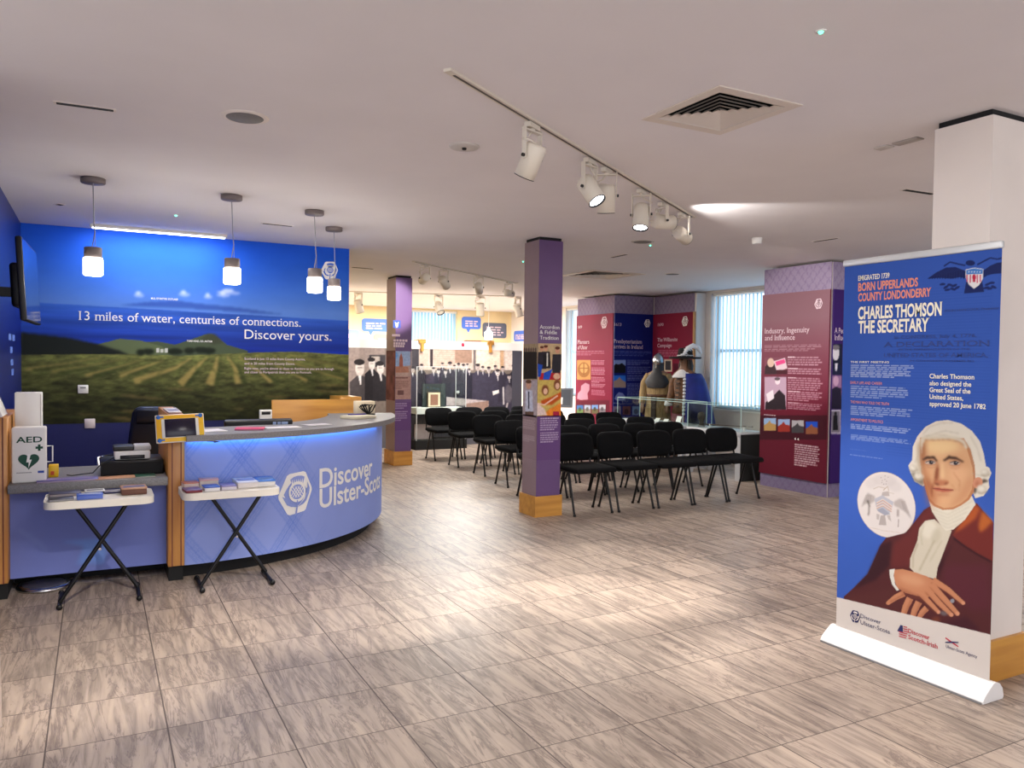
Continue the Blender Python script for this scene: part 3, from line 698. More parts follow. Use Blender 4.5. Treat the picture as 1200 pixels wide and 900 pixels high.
pillar('oak end pillar at the left edge beside the defibrillator box', -.60, -.48, 5.65, 6.55)
scr = thing('oak_screen', 'flat oak screen panel standing behind the right end of the curved desk', 'screen', (1.9, 7.78, 0))
q = MB(); q.rbox((1.50, 7.75, 0), (2.36, 7.79, 1.10), .004, 1); q.build('panel', OAK_H, scr); q = MB(); q.rbox((2.18, 7.79, 0), (2.40, 8.2, 1.12), .004, 1); q.build('return_panel', OAK_Y, scr)

# --- defibrillator box and white box behind it
aed = thing('defibrillator_box', 'white AED defibrillator cabinet with green heart standing on the low counter', 'defibrillator box', (-.37, 5.75, .71))
q = MB(); q.rbox((-.462, 5.68, .71), (-.278, 5.80, 1.055), .01); q.build('cabinet', WHITE_PL, aed)
FA = Fr('Y', 5.68); lettering_bold('lettering', FA, 'AED', FA.uv(18.7, 519), FA.uv(49.5, 518.6), .035, T_GREEN, aed)
q = MB(); c = FA.uv(46, 524.5)
q.flat([(c[0]-.02, c[1]-.007), (c[0]+.02, c[1]-.007), (c[0]+.02, c[1]+.007), (c[0]-.02, c[1]+.007)], FA.pt, .002); q.flat([(c[0]-.007, c[1]-.02), (c[0]+.007, c[1]-.02), (c[0]+.007, c[1]+.02), (c[0]-.007, c[1]+.02)], FA.pt, .0021); q.build('cross_mark', T_GREEN, aed, bevel=-1)
q = MB(); c = FA.uv(33.7, 540); hp = []
for i in range(40):
    t = 2*math.pi*i/40; hp.append((c[0]+.0036*16*math.sin(t)**3*.98, c[1]+.0034*(13*math.cos(t)-5*math.cos(2*t)-2*math.cos(3*t)-math.cos(4*t))))
q.flat(hp, FA.pt, .002, 0); z = [(-.006, .05), (.012, .05), (.004, .012), (.018, .012), (-.002, -.046), (.0, -.006), (-.014, -.006)]
q.flat([(c[0]+a*.9, c[1]+b*.9-.004) for a, b in z], FA.pt, .003, 1); q.build('heart_mark', [T_GREEN, T_WHITE], aed, bevel=-1)
q = MB(); c = FA.uv(48, 553); q.flat([(c[0]-.017, c[1]-.006), (c[0]+.017, c[1]-.006), (c[0]+.017, c[1]+.008), (c[0]-.017, c[1]+.008)], FA.pt, .002); q.build('blue_sticker', T_BLUE, aed, bevel=-1)
q = MB(); u, v = FA.uv(22, 554)
for i in range(9): q.flat([(u+i*.009-.012, v-.004), (u+i*.009-.005, v-.004), (u+i*.009-.005, v+.001), (u+i*.009-.012, v+.001)], FA.pt, .002)
q.build('small_print', GREY_PL, aed, bevel=-1)
q = MB(); q.tube([(-.276, 5.74, .93), (-.245, 5.74, .93), (-.245, 5.74, .83), (-.276, 5.74, .83)], .004, 8); q.build('handle', WHITE_PL, aed)
wb = thing('document_box', 'tall plain white box standing behind the defibrillator cabinet', 'box', (-.39, 5.97, .71))
q = MB(); q.rbox((-.462, 5.92, .71), (-.312, 6.03, 1.262), .004, 1); q.build('body', WHITE_PL, wb); q = MB(); q.box((-.322, 5.919, .72), (-.316, 5.9205, 1.25)); q.build('edge_flap', mat('flap', (200, 196, 190), .5), wb)
yb = thing('yellow_carton', 'small yellow carton on the low counter beside the defibrillator', 'carton', (-.25, 5.9, .71))
c0 = onY(57, 553, 5.9); c1 = onY(68.5, 541.5, 5.9); q = MB(); q.rbox((c0[0], 5.88, .71), (c1[0], 5.95, .79), .003, 1); q.build('body', mat('yellow_card', (222, 178, 26), .5), yb); q = MB(); q.box((c0[0]+.012, 5.8785, .725), (c0[0]+.032, 5.8795, .75)); q.build('red_mark', mat('red_card', (196, 70, 30), .5), yb)

# --- leaning picture frame on the left pillar
lf = thing('leaning_frame', 'black frame with white edge leaning on top of the left oak pillar', 'frame', (-.56, 5.8, 1.12))
R = Matrix.Rotation(math.radians(-20), 3, 'Y')
q = MB(); q.obox((-.563, 5.78, 1.245), (.006, .15, .13), R); q.build('frame', BLACK, lf); q = MB(); q.obox((-.552, 5.78, 1.249), (.006, .152, .132), R); q.build('white_edge', WHITE_PL, lf)

# --- printer on cash drawer, cable, leaflets, tablet
cd = thing('cash_drawer', 'black cash drawer carrying the white receipt printer on the low counter', 'cash drawer', (.2, 5.95, .71))
q = MB(); q.rbox((.025, 5.80, .71), (.405, 6.15, .805), .004, 1); q.build('case', BLACK, cd); q = MB(); q.box((.035, 5.797, .72), (.395, 5.801, .795)); q.build('drawer_front', BLACK_MATTE, cd)
pr = thing('receipt_printer', 'white receipt printer with black lid on top of the cash drawer', 'printer', (.21, 5.93, .805))
q = MB(); q.rbox((.105, 5.83, .81), (.325, 6.02, .868), .012); q.build('body', WHITE_PL, pr); q = MB(); q.rbox((.098, 5.84, .868), (.225, 6.02, .898), .008); q.build('black_lid', BLACK, pr)
q = MB(); q.rbox((.225, 5.84, .868), (.33, 6.02, .90), .008); q.build('paper_cover', mat('grey_cover', (176, 174, 172), .4), pr); q = MB(); q.rbox((.14, 5.826, .815), (.29, 5.832, .84), .003, 1); q.build('paper_slot', BLACK, pr)
q = MB(); q.tube([(.11, 5.85, .83), (.03, 5.76, .80), (-.02, 5.76, .742), (-.10, 5.80, .730), (-.14, 5.83, .722), (-.17, 5.90, .718)], .004, 6); tag(q.build('cable', BLACK), 'thin cable running from the receipt printer across the low counter', 'cable')

def leaflet(name, label, cat, c, sx, sy, h, rot, top, side=(236, 232, 226), group=None, tilt=0.0, band=None, base=True):
    t = thing(name, label, cat, c, group); M = Matrix.Translation(c) @ Matrix.Rotation(rot, 4, 'Z') @ Matrix.Rotation(tilt, 4, 'Y')
    q = MB(); q.rbox((-sx/2+.002, -sy/2+.002, 0), (sx/2-.002, sy/2-.002, h*.8), min(.002, h*.2), 1, M); q.build('pages', mat('pages_%d_%d_%d' % side, side, .7), t)
    q = MB(); q.rbox((-sx/2, -sy/2, h*.8), (sx/2, sy/2, h), min(.0015, h*.09), 1, M); q.build('cover', mat('cover_%d_%d_%d' % tuple(top), top, .4), t)
    if band:
        q = MB(); q.add([M @ Vector(p) for p in ((-sx*.4, -sy*.28, h+.0012), (sx*.42, -sy*.28, h+.0012), (sx*.42, sy*.18, h+.0012), (-sx*.4, sy*.18, h+.0012))], [(0, 1, 2, 3)]); q.build('cover_picture', mat('band_%d_%d_%d' % tuple(band), band, .4), t, bevel=-1)
    return t
zc = .7105
leaflet('leaflet_pile', 'lilac leaflets fanned out on the low counter in front of the defibrillator', 'leaflets', (-.16, 5.69, zc), .34, .13, .012, .03, (104, 96, 160), (180, 160, 180), band=(140, 120, 170))
leaflet('leaflet', 'flat salmon-orange leaflet on the low counter in front of the cash drawer', 'leaflet', (.11, 5.70, zc), .24, .12, .006, .1, (214, 160, 124), (214, 170, 140))
leaflet('leaflet', 'dark green booklet on the low counter beside the orange leaflet', 'leaflet', (.285, 5.70, zc), .12, .13, .009, .0, (38, 92, 70), (190, 190, 180))

tb = thing('tablet', 'yellow and white framed tablet display on the front of the oak pillar', 'tablet', (.49, 5.6, 1.03))
R = Matrix.Translation((.492, 5.60, 1.032)) @ Matrix.Rotation(math.radians(-18), 4, 'X') @ Matrix.Rotation(math.radians(-2), 4, 'Y')
q = MB(); q.rbox((-.150, -.006, -.095), (.150, .008, .095), .012, 3, R); q.build('backing', WHITE_PL, tb)
q = MB(); q.rbox((-.145, -.009, -.09), (.145, -.005, .09), .002, 1, R); q.build('yellow_surround', mat('yellow_vinyl', (244, 206, 40), .4, rgb2=(240, 176, 44), scale=6), tb)
q = MB(); q.rbox((-.114, -.012, -.064), (.114, -.008, .064), .002, 1, R); q.build('bezel', WHITE_PL, tb)
q = MB(); q.rbox((-.095, -.014, -.06), (.095, -.011, .062), .001, 1, R); q.build('screen', mat('dark_screen', (28, 22, 44), .25), tb)
for (x, z) in ((-.13, .078), (.128, .078), (-.13, -.078)):
    q = MB()
    q.lathe([(0, -.001), (.014, -.001), (.014, .001), (0, .001)], n=12, M=R @ Matrix.Translation((x, -.0095, z)) @ Matrix.Rotation(math.pi/2, 4, 'X')); q.rbox((x+(.012 if x < 0 else -.032), -.0102, z-.004), (x+(.032 if x < 0 else -.012), -.0092, z+.006), .0004, 1, R)
    q.build('blue_badge', mat('badge_blue', (36, 104, 190), .4), tb)
q = MB(); q.tube([(.63, 5.61, .955), (.66, 5.59, .94), (.70, 5.585, .938), (.735, 5.585, .935), (.70, 5.59, .93)], .003, 6); q.build('cord', BLACK, tb)
q = MB(); q.box((.455, 5.61, .98), (.51, 5.652, 1.06)); q.build('bracket', BLACK, tb)
leaflet('leaflet_pile', 'small pile of pale leaflets lying on top of the middle oak pillar', 'leaflets', (.47, 5.95, 1.1205), .085, .5, .012, 0, (206, 200, 196), (180, 150, 150), band=(120, 120, 150))

# --- things on the high worktop
zh = .9865
leaflet('leaflet_pile', 'loose white papers at the left end of the curved desk beside the tablet', 'papers', (.68, 5.85, zh), .24, .2, .004, .2, (226, 222, 226))
leaflet('leaflet', 'bright pink booklet lying on the curved desk in front of the monitor', 'leaflet', (.98, 5.86, zh), .2, .16, .012, -.25, (216, 54, 104), (200, 120, 150))
leaflet('leaflet_pile', 'white sheets beside the pink booklet on the curved desk', 'papers', (1.22, 5.93, zh), .26, .14, .005, .1, (222, 218, 222))
leaflet('leaflet_pile', 'thin scattered pale papers on the middle of the curved desk', 'papers', (1.52, 6.10, zh), .2, .14, .004, .35, (206, 200, 204))
leaflet('notebook', 'stack of cream notebooks at the right end of the curved desk', 'notebook', (2.03, 6.68, zh), .26, .19, .025, .5, (224, 216, 190), (210, 200, 176))
q = MB(); q.tube([(1.95, 6.72, zh+.031), (2.12, 6.75, zh+.031)], .005, 8); tag(q.build('pen', mat('pen_blue', (46, 40, 140), .4)), 'dark blue pen lying across the cream notebooks on the curved desk', 'pen')
orn = thing('ornament_box', 'cream display box with black floral ornament at the far end of the curved desk', 'ornament', (2.2, 6.98, zh))
q = MB(); q.rbox((2.10, 6.95, zh), (2.27, 7.07, 1.12), .004, 1); q.build('box', mat('cream_card', (222, 206, 176), .6), orn)
q = MB(); rr = random.Random(3)
q.lathe([(0, 0), (.05, .0), (.062, .022), (.05, .024), (0, .02)], c=(2.19, 6.89, zh), n=16)
for i in range(9):
    a = rr.uniform(-1, 1); q.tube([(2.19, 6.89, zh+.02), (2.19+a*.05, 6.88+rr.uniform(-.02, .02), zh+.05), (2.19+a*.09, 6.89, zh+.085+rr.uniform(-.01, .03)), (2.19+a*.06+.03, 6.89, zh+.105)], [.006, .005, .008, .003], 6)
q.build('black_sprig', BLACK_MATTE, orn)

mon = thing('computer_monitor', 'black monitor seen from behind above the curved desk, with stickers', 'monitor', (1.12, 6.3, .73))
R = Matrix.Translation((1.115, 6.3, .90)) @ Matrix.Rotation(math.radians(14), 4, 'X')
q = MB(); q.rbox((-.255, -.03, -.13), (.255, .03, .13), .012, 2, R); q.build('case', BLACK, mon); q = MB(); q.rbox((-.22, .03, -.11), (.22, .034, .11), .001, 1, R); q.build('screen', mat('dark_screen', (28, 22, 44)), mon)
q = MB(); q.box((1.08, 6.33, .745), (1.15, 6.36, .9)); q.lathe([(0, 0), (.11, 0), (.11, .012), (0, .015)], c=(1.115, 6.36, .731)); q.build('stand', BLACK, mon)
q = MB()
for i, x in enumerate((.10, .135, .165, .19)): q.rbox((x, -.033, .085), (x+.025, -.029, .118), .0005, 1, R)
q.build('stickers', mat('sticker', (150, 170, 210), .4), mon)
rt = thing('white_phone_base', 'small white device with dark display standing on the desk in front of the mural', 'device', (1.13, 6.9, .73))
c0 = onY(304, 492, 6.9); c1 = onY(318.5, 480, 6.9); q = MB(); q.rbox((c0[0], 6.88, .73), (c1[0], 6.92, c1[2]), .008); q.build('body', WHITE_PL, rt); q = MB(); q.rbox((c0[0]+.015, 6.877, c1[2]-.04), (c1[0]-.015, 6.881, c1[2]-.015), .001, 1); q.build('display', BLACK, rt)

# --- office chair behind the low counter
oc = thing('office_chair', 'black leather office chair with chrome arm behind the low counter', 'chair', (.32, 6.85, 0))
LEATHER = mat('black_leather', (16, 15, 18), .32, bump=.1, scale=30)
M = Matrix.Translation((.32, 6.85, 0)) @ Matrix.Rotation(math.radians(-20), 4, 'Z')
q = MB(); q.rbox((-.25, -.25, .44), (.25, .24, .54), .05, 4, M); q.build('seat', LEATHER, oc)
q = MB(); q.rbox((-.24, .18, .52), (.24, .30, 1.13), .058, 6)
for i_, v_ in enumerate(q.v):
    f_ = max(0, (v_[2]-.86)/.27); q.v[i_] = tuple(M @ Matrix.Rotation(math.radians(-8), 4, 'X') @ Vector((v_[0]*(1-.30*f_*f_), v_[1], v_[2])))
q.build('backrest', LEATHER, oc)
q = MB(); q.rbox((-.15, .155, .98), (.15, .2, 1.10), .02, 3, M @ Matrix.Rotation(math.radians(-8), 4, 'X')); q.build('headrest', LEATHER, oc)
for sx in (-1, 1):
    q = MB(); q.tube([M @ Vector(p) for p in ((sx*.26, .2, .48), (sx*.29, .2, .70), (sx*.29, -.12, .71), (sx*.26, -.15, .48))], .016, 8); q.build('armrest', CHROME, oc)
q = MB(); q.tube([(.32, 6.85, .06), (.32, 6.85, .45)], .028, 12); q.build('gas_column', CHROME, oc)
q = MB()
for k in range(5):
    a = 2*math.pi*k/5; q.tube([(.32, 6.85, .09), (.32+.28*math.cos(a), 6.85+.28*math.sin(a), .06)], [.025, .016], 8); q.lathe([(0, 0), (.022, .0), (.025, .025), (.022, .05), (0, .05)], c=(.32+.28*math.cos(a), 6.85+.28*math.sin(a), 0), n=10)
q.build('star_base', BLACK, oc)

# --- fittings on the mural
th = thing('thermostat', 'white thermostat with a dark slot on the mural field, left of centre', 'thermostat', (-.12, 8.36, 1.19))
a0, a1 = FM.uv(91, 461), FM.uv(103.5, 451); q = MB(); q.rbox((a0[0], 8.345, a0[1]), (a1[0], 8.367, a1[1]), .004, 1); q.build('body', WHITE_PL, th); q = MB(); q.box((a0[0]+.02, 8.343, a1[1]-.032), (a1[0]-.02, 8.346, a1[1]-.02)); q.build('display', GREY_PL, th)
a0, a1 = FM.uv(99, 502), FM.uv(111.5, 490.5); q = MB(); q.rbox((a0[0], 8.355, a0[1]), (a1[0], 8.367, a1[1]), .004, 1); tag(q.build('blank_plate', mat('pinkish_plate', (220, 208, 210), .5)), 'square white blanking plate low on the mural below the thermostat', 'wall plate')

# --- television on the left wall
tv = thing('television', 'thin black television on a wall arm at the left wall, seen edge-on', 'television', (-.42, 6.0, 1.75))
FTV = Fr('XP', -.37); a, b = (5.30, 1.72), (6.10, 2.2)
M = Matrix.Translation((-.37, 6.02, 1.97)) @ Matrix.Rotation(math.radians(-2), 4, 'Z') @ Matrix.Rotation(math.radians(-3), 4, 'Y')
q = MB(); q.rbox((-.035, -.42, -.255), (.0, .42, .255), .008, 2, M); q.build('case', BLACK, tv); q = MB(); q.box((0, -.41, -.245), (.0015, .41, .245)); q.v = [tuple(M @ Vector(p)) for p in q.v]
q.build('screen', mat('tv_screen', (6, 8, 14), .08, spec=.8), tv)
q = MB(); q.rbox((-.10, -.2, -.16), (-.035, .2, .12), .02, 2, M); q.build('rear_housing', BLACK, tv)
q = MB(); q.box((-.60, 5.93, 1.80), (-.57, 6.11, 2.02)); q.box((-.57, 5.98, 1.88), (-.45, 6.06, 1.94)); q.build('wall_arm', BLACK_METAL, tv)
sw = thing('wall_socket', 'small white fitting on the blue left wall behind the television arm', 'wall fitting', (-.59, 5.75, 1.86))
q = MB(); q.rbox((-.60, 5.70, 1.82), (-.585, 5.76, 1.90), .003, 1); q.build('plate', WHITE_PL, sw)
FLW = Fr('XP', -.6)
q = MB(); rr = random.Random(2)
for k, (y, z) in enumerate(((7.2, 1.62), (7.5, 1.62), (7.3, 1.52), (7.35, 1.42), (7.4, 1.34))): q.add([FLW.pt(y, z, .002), FLW.pt(y+.22, z, .002), FLW.pt(y+.22, z+.05, .002), FLW.pt(y, z+.05, .002)], [(0, 1, 2, 3)])
tag(q.build('wall_lettering', mat('pale_blue_ink', (110, 140, 220), .6), bevel=-1), 'pale blue printed blocks of lettering on the blue left wall under the television', 'lettering')

# --- floor disc, post at left edge
fd = thing('round_base', 'low round chrome rimmed stand base on the floor under the low counter', 'stand base', (-.3, 5.86, 0))
q = MB(); q.lathe([(0, 0), (.155, 0), (.16, .012), (.155, .022), (.14, .026)], c=(-.3, 5.865, 0), n=40); q.build('rim', CHROME, fd); q = MB(); q.lathe([(.14, .024), (.1, .029), (0, .032)], c=(-.3, 5.865, 0), n=40); q.build('disc', mat('dark_disc', (70, 68, 84), .35), fd)
q = MB(); q.tube([(-.365, 3.72, .0), (-.372, 3.735, .3), (-.40, 3.75, .75)], [.026, .026, .024], 14); tag(q.build('white_post', mat('beige_post', (176, 162, 152), .5)), 'sliver of a leaning white post at the bottom left edge of the photo', 'post')

# ================================================================== FOLDING SIDE TABLES with leaflets
def folding_table(label, x0, x1, fx0, fx1):
    t = thing('folding_table', label, 'folding table', ((x0+x1)/2, 5.43, 0), 'folding tables in front of the desk')
    pts = []
    for cx, cy, a0 in ((x1-.075, 5.55, 0), (x0+.075, 5.55, 90), (x0+.075, 5.305, 180), (x1-.075, 5.305, 270)):
        for k in range(9): t_ = math.radians(a0+k*11.25); pts.append((cx+.075*math.cos(t_), cy+.072*math.sin(t_)))
    q = MB(); q.prism(pts, .604, .648); q.build('tabletop', mat('table_white', (236, 230, 216), .5), t, bevel=.012)
    for k, (ft, tp, y) in enumerate(((fx0, fx1-.06, 5.36), (fx1, fx0+.06, 5.52))):
        q = MB(); q.tube([(ft, y, .03), (tp, y, .604)], .0125, 10)
        q.tube([(ft, y+.0, .03), (ft, y, .03)], .01, 6) if False else None
        q.build('leg', BLACK_METAL, t)
        f = MB(); f.tube([(ft, 5.29, .018), (ft, 5.60, .018)], .0125, 10)
        for yy in (5.285, 5.605): f.lathe([(0, -.012), (.016, -.012), (.018, 0), (.016, .012), (0, .012)], n=10, M=Matrix.Translation((ft, yy, .018)) @ Matrix.Rotation(math.pi/2, 4, 'X'))
        f.build('foot_bar', BLACK_METAL, t)
    q = MB(); xm, zm = (fx0+fx1)/2, .33
    q.tube([(xm, 5.34, zm-.0), (xm, 5.54, zm)], .008, 8); q.build('pivot', CHROME, t)
    q = MB(); q.box((x0+.1, 5.30, .592), (x1-.1, 5.33, .605)); q.build('under_rail', BLACK_METAL, t); q = MB(); q.box((x0+.1, 5.53, .592), (x1-.1, 5.56, .605)); q.build('under_rail', BLACK_METAL, t)
    return t
folding_table('white folding table with crossed black legs in front of the low counter', -.275, .315, -.195, .232)
folding_table('white folding table with crossed black legs in front of the thistle emblem', .475, 1.075, .595, 1.03)
zt = .6495
def L(label, x, y, sx, sy, h, rot, top, side=(236, 232, 226), z=zt, band=None, name='leaflet_pile'):
    return leaflet(name, label, 'leaflets', (x, y, z), sx, sy, h, rot, top, side, 'leaflets on the folding tables', band=band)
TA, TBT = 'on the left folding table', 'on the right folding table'
L('dark grey magazine at the front left corner of the left folding table', -.185, 5.31, .13, .10, .014, .1, (52, 50, 56), (150, 148, 150))
L('dark brochures lying flat at the back left '+TA, -.17, 5.50, .17, .13, .018, .05, (64, 62, 84), (170, 160, 160))
L('bright blue booklet in the middle '+TA, -.035, 5.31, .14, .09, .028, .04, (70, 104, 200), (96, 120, 200), band=(190, 200, 226))
L('white leaflet card standing behind the blue booklet', -.01, 5.50, .11, .11, .02, .05, (232, 230, 228), (70, 66, 72), band=(120, 118, 122))
L('navy edged leaflets between the white card and the brown stack', .09, 5.49, .1, .1, .01, .0, (150, 146, 160), (40, 44, 90))
L('thick stack of brown leaflets at the right end '+TA, .205, 5.41, .145, .15, .042, .03, (196, 150, 118), (112, 74, 60), band=(124, 116, 150))
L('maroon and lilac booklets at the left end '+TBT, .538, 5.33, .10, .14, .018, .1, (120, 96, 140), (124, 52, 60))
L('orange leaflets at the back left '+TBT, .545, 5.52, .095, .1, .034, .1, (196, 120, 96), (210, 190, 180))
L('stack with pink cover rising at the back '+TBT, .66, 5.53, .12, .1, .048, -.05, (206, 160, 160), (206, 196, 190))
L('royal blue booklet stack '+TBT+' nearest the pillar', .650, 5.33, .095, .13, .03, .05, (44, 82, 176), (226, 222, 220))
L('lilac leaflet stack in the middle '+TBT, .757, 5.36, .095, .15, .027, .0, (124, 112, 172), (214, 206, 214))
L('white covered books with dark spine '+TBT, .875, 5.42, .13, .2, .042, .04, (216, 218, 236), (226, 218, 214), band=(150, 160, 210))
L('blue and grey covered books at the right end '+TBT, 1.003, 5.43, .115, .2, .042, -.04, (52, 118, 206), (228, 224, 220), band=(110, 140, 190))

# ================================================================== ROLL-UP BANNER
FBN = Fr('X', 3.56); BY0, BY1, BZ0, BZ1 = 2.066, 2.895, .06, 2.035
ban = thing('roll_up_banner', 'tall blue roll-up banner with portrait of a white-haired man in a maroon coat', 'banner', (3.56, 2.48, 0))
BBLUE = (58, 94, 184)
P_ = Pic(-BY1, -BY0, BZ0, BZ1, .0033, BBLUE, FBN, resv=.0031)
P_.C *= (0.95+0.10*fbm(P_.U*2, P_.V*2, 4))[..., None]
for k in range(60):
    z = 1.05+k*.014; P_.poly([(-2.62, z), (-2.10, z), (-2.10, z+.002), (-2.62, z+.002)], (46, 78, 160), .5, 0, True)
# eagle crest
P_.crop(985, 290, 6.15); EG = (30, 40, 92)
P_.poly([(625, 225), (690, 180), (760, 145), (830, 140), (905, 170), (905, 225), (860, 215), (800, 225), (720, 220)], EG, .95, 1)
P_.poly([(1025, 170), (1080, 130), (1130, 110), (1165, 105), (1165, 185), (1110, 190), (1060, 200), (1028, 220)], EG, .95, 1)
P_.ell((935, 112), (34, 20), EG, 0, .95, 1); P_.line([(745, 135), (790, 105), (850, 120), (900, 130)], 12, EG, .85, 1); P_.line([(985, 125), (1040, 95), (1080, 75), (1130, 85), (1165, 75)], 12, EG, .85, 1)
P_.poly([(905, 250), (1020, 240), (1035, 320), (890, 332)], EG, .95, 1)
for (x, y) in ((735, 265), (760, 285), (790, 270), (820, 275), (770, 305), (810, 300), (840, 290), (1060, 265), (1090, 255), (1105, 285), (1075, 295), (1050, 290)): P_.ell((x, y), (22, 9), EG, random.Random(x).uniform(-.8, .8), .9, 1)
for i in range(14): P_.line([(650+i*18, 215-i*4), (640+i*19, 228)], 3, (20, 26, 66), .8)
P_.poly([(900, 160), (962, 145), (1028, 155), (1026, 225), (1000, 270), (962, 298), (925, 268), (902, 220)], (236, 232, 232), 1, 0)
P_.poly([(905, 164), (962, 150), (1024, 159), (1024, 190), (905, 194)], (70, 130, 206), 1, 0)
for x in (912, 935, 985, 1008): P_.poly([(x-5, 196), (x+5, 196), (x+5, 262-abs(x-962)*.3), (x-5, 262-abs(x-962)*.3)], (206, 80, 110), .9, 0)
P_.ell((962, 215), (13, 22), (196, 40, 70), 0, 1, 0); P_.rect(953, 235, 972, 250, (196, 40, 70))
for x in (925, 945, 965, 985, 1005): P_.ell((x, 176), (5, 5), (230, 232, 240), 0, 1)
# great disc with a pencil drawing of an eagle
P_.crop(995, 545, 9.48)
cu_, cv_ = FBN.uv(1037.6, 591.4); rad = abs(FBN.uv(1037.6, 553.2)[1]-FBN.uv(1037.6, 629.8)[1])/2
circ = lambda r: [(cu_+r*math.cos(2*math.pi*i/48), cv_+r*math.sin(2*math.pi*i/48)) for i in range(48)]
P_.poly(circ(rad), (196, 180, 160), 1, 0, True); P_.poly(circ(rad*.985), (230, 222, 216), 1, 0, True); P_.poly(circ(rad*.95), (226, 217, 213), 1, 0, True)
GR, GR2 = (176, 166, 162), (128, 116, 112)
P_.ell((400, 170), (130, 70), (208, 198, 196), 0.1, .6, 4); P_.ell((500, 230), (90, 60), (206, 197, 195), .4, .5, 4); P_.ell((250, 200), (70, 60), (208, 199, 196), -.3, .5, 4)
for (x, y) in ((355, 140), (400, 120), (435, 135), (370, 172), (398, 160), (418, 180), (385, 212), (410, 210), (365, 195)): P_.ell((x, y), (5, 5), (120, 112, 110), 0, .8)
P_.poly([(285, 345), (205, 305), (165, 380), (135, 470), (200, 420), (240, 430), (285, 400)], GR, .8, 2); P_.poly([(495, 410), (560, 370), (610, 385), (640, 470), (690, 600), (620, 520), (560, 480), (500, 450)], GR, .8, 2)
for i in range(5): P_.line([(580+i*10, 400), (610+i*18, 500+i*18)], 4, GR2, .5, 1); P_.line([(190+i*14, 330), (160+i*18, 430)], 4, GR2, .5, 1)
P_.poly([(370, 300), (440, 290), (450, 345), (360, 345)], GR, .8, 1); P_.line([(380, 280), (430, 235), (440, 285)], 12, (186, 170, 150), .9, 1); P_.line([(270, 265), (330, 240), (410, 260)], 9, (190, 176, 160), .8, 1); P_.line([(430, 300), (500, 320)], 7, (190, 176, 160), .7, 1)
P_.poly([(280, 375), (370, 335), (495, 410), (465, 520), (400, 555), (310, 500)], (186, 186, 196), 1, 1)
for k in range(3): P_.line([(305, 420+k*28), (375, 380+k*32), (475, 455+k*28)], 14, (222, 206, 196), 1); P_.line([(305, 428+k*28), (375, 390+k*32), (475, 465+k*28)], 6, (206, 150, 120), 1)
P_.poly([(310, 500), (370, 475), (460, 545), (400, 560), (330, 520)], (160, 162, 176), .9, 1)
P_.poly([(350, 560), (400, 555), (415, 670), (330, 665)], GR, .9, 1); P_.poly([(305, 540), (340, 550), (330, 610), (305, 600)], GR, .7, 1); P_.poly([(420, 560), (455, 555), (470, 630), (435, 600)], GR, .7, 1)
P_.line([(205, 390), (225, 450), (215, 560)], [22, 16, 12], (96, 88, 84), .8, 2); P_.line([(545, 490), (540, 570)], 22, GR2, .7, 2); P_.line([(550, 600), (545, 690)], 10, GR2, .7, 1); P_.line([(230, 690), (380, 730), (560, 750)], 4, (200, 180, 160), .9)
# portrait
P_.crop(990, 580, 5.622)
COAT, COAT2, COATL = (84, 40, 42), (52, 26, 34), (120, 48, 46)
P_.poly([(-6, 670), (60, 610), (150, 520), (195, 420), (235, 330), (270, 283), (400, 250), (470, 165), (520, 100), (570, 70), (870, 55), (925, 120), (978, 180), (985, 960), (400, 960), (-6, 960)], COAT, 1, 1)
P_.poly([(470, 165), (555, 75), (600, 140), (500, 200), (430, 480), (300, 480), (320, 320), (420, 250)], COATL, .55, 6); P_.poly([(150, 520), (235, 330), (310, 300), (290, 470), (200, 560), (60, 620)], COAT2, .8, 5)
P_.poly([(710, 265), (860, 60), (978, 180), (978, 440), (860, 380), (770, 320)], (112, 44, 40), 1, 1); P_.poly([(855, 60), (895, 90), (860, 160), (760, 230), (715, 255)], (186, 92, 44), .85, 4); P_.poly([(905, 100), (975, 175), (930, 220), (890, 250), (880, 200)], (202, 112, 48), .8, 5)
P_.line([(715, 285), (800, 345), (880, 395), (965, 440)], 9, (36, 18, 26), .85, 2); P_.poly([(720, 300), (620, 460), (610, 560), (660, 420)], (44, 22, 30), .8, 4)
P_.poly([(660, 460), (960, 460), (960, 760), (820, 760), (640, 560)], (96, 40, 58), .45, 10); P_.poly([(300, 610), (0, 680), (60, 760), (400, 860), (480, 700)], (92, 48, 46), .5, 8)
P_.poly([(500, 880), (800, 800), (880, 880), (900, 960), (500, 960)], (66, 30, 40), .8, 6); P_.poly([(575, 810), (620, 800), (640, 900), (590, 900)], (150, 84, 50), .5, 5)
SKIN, SKIND, SKINL = (200, 134, 98), (140, 78, 56), (226, 172, 132)
# linen: neck band, ruffle, shirt front
P_.poly([(590, 160), (530, 170), (490, 220), (478, 300), (430, 420), (428, 478), (460, 512), (600, 558), (612, 480), (705, 235), (640, 205)], (212, 202, 182), 1, 1)
P_.poly([(555, 40), (575, 110), (625, 190), (665, 236), (715, 228), (790, 165), (862, 62), (835, 0), (760, 60), (680, 95), (610, 80)], (226, 218, 200), 1, 1)
for k in range(5): P_.line([(572+k*8, 92+k*22), (680, 130+k*22), (840-k*18, 40+k*36)], 5, (176, 166, 146), .6, 2)
P_.ell((555, 230), (48, 58), (228, 220, 202), .3, .9, 4); P_.ell((600, 270), (30, 50), (196, 186, 164), .2, .7, 4); P_.line([(590, 300), (540, 400), (490, 500)], 9, (168, 156, 132), .7, 3); P_.line([(640, 300), (560, 440)], 6, (176, 164, 140), .6, 3); P_.line([(520, 200), (500, 260), (510, 330)], 7, (180, 170, 148), .6, 3); P_.line([(480, 320), (450, 400), (450, 480)], 5, (120, 100, 80), .6, 2)
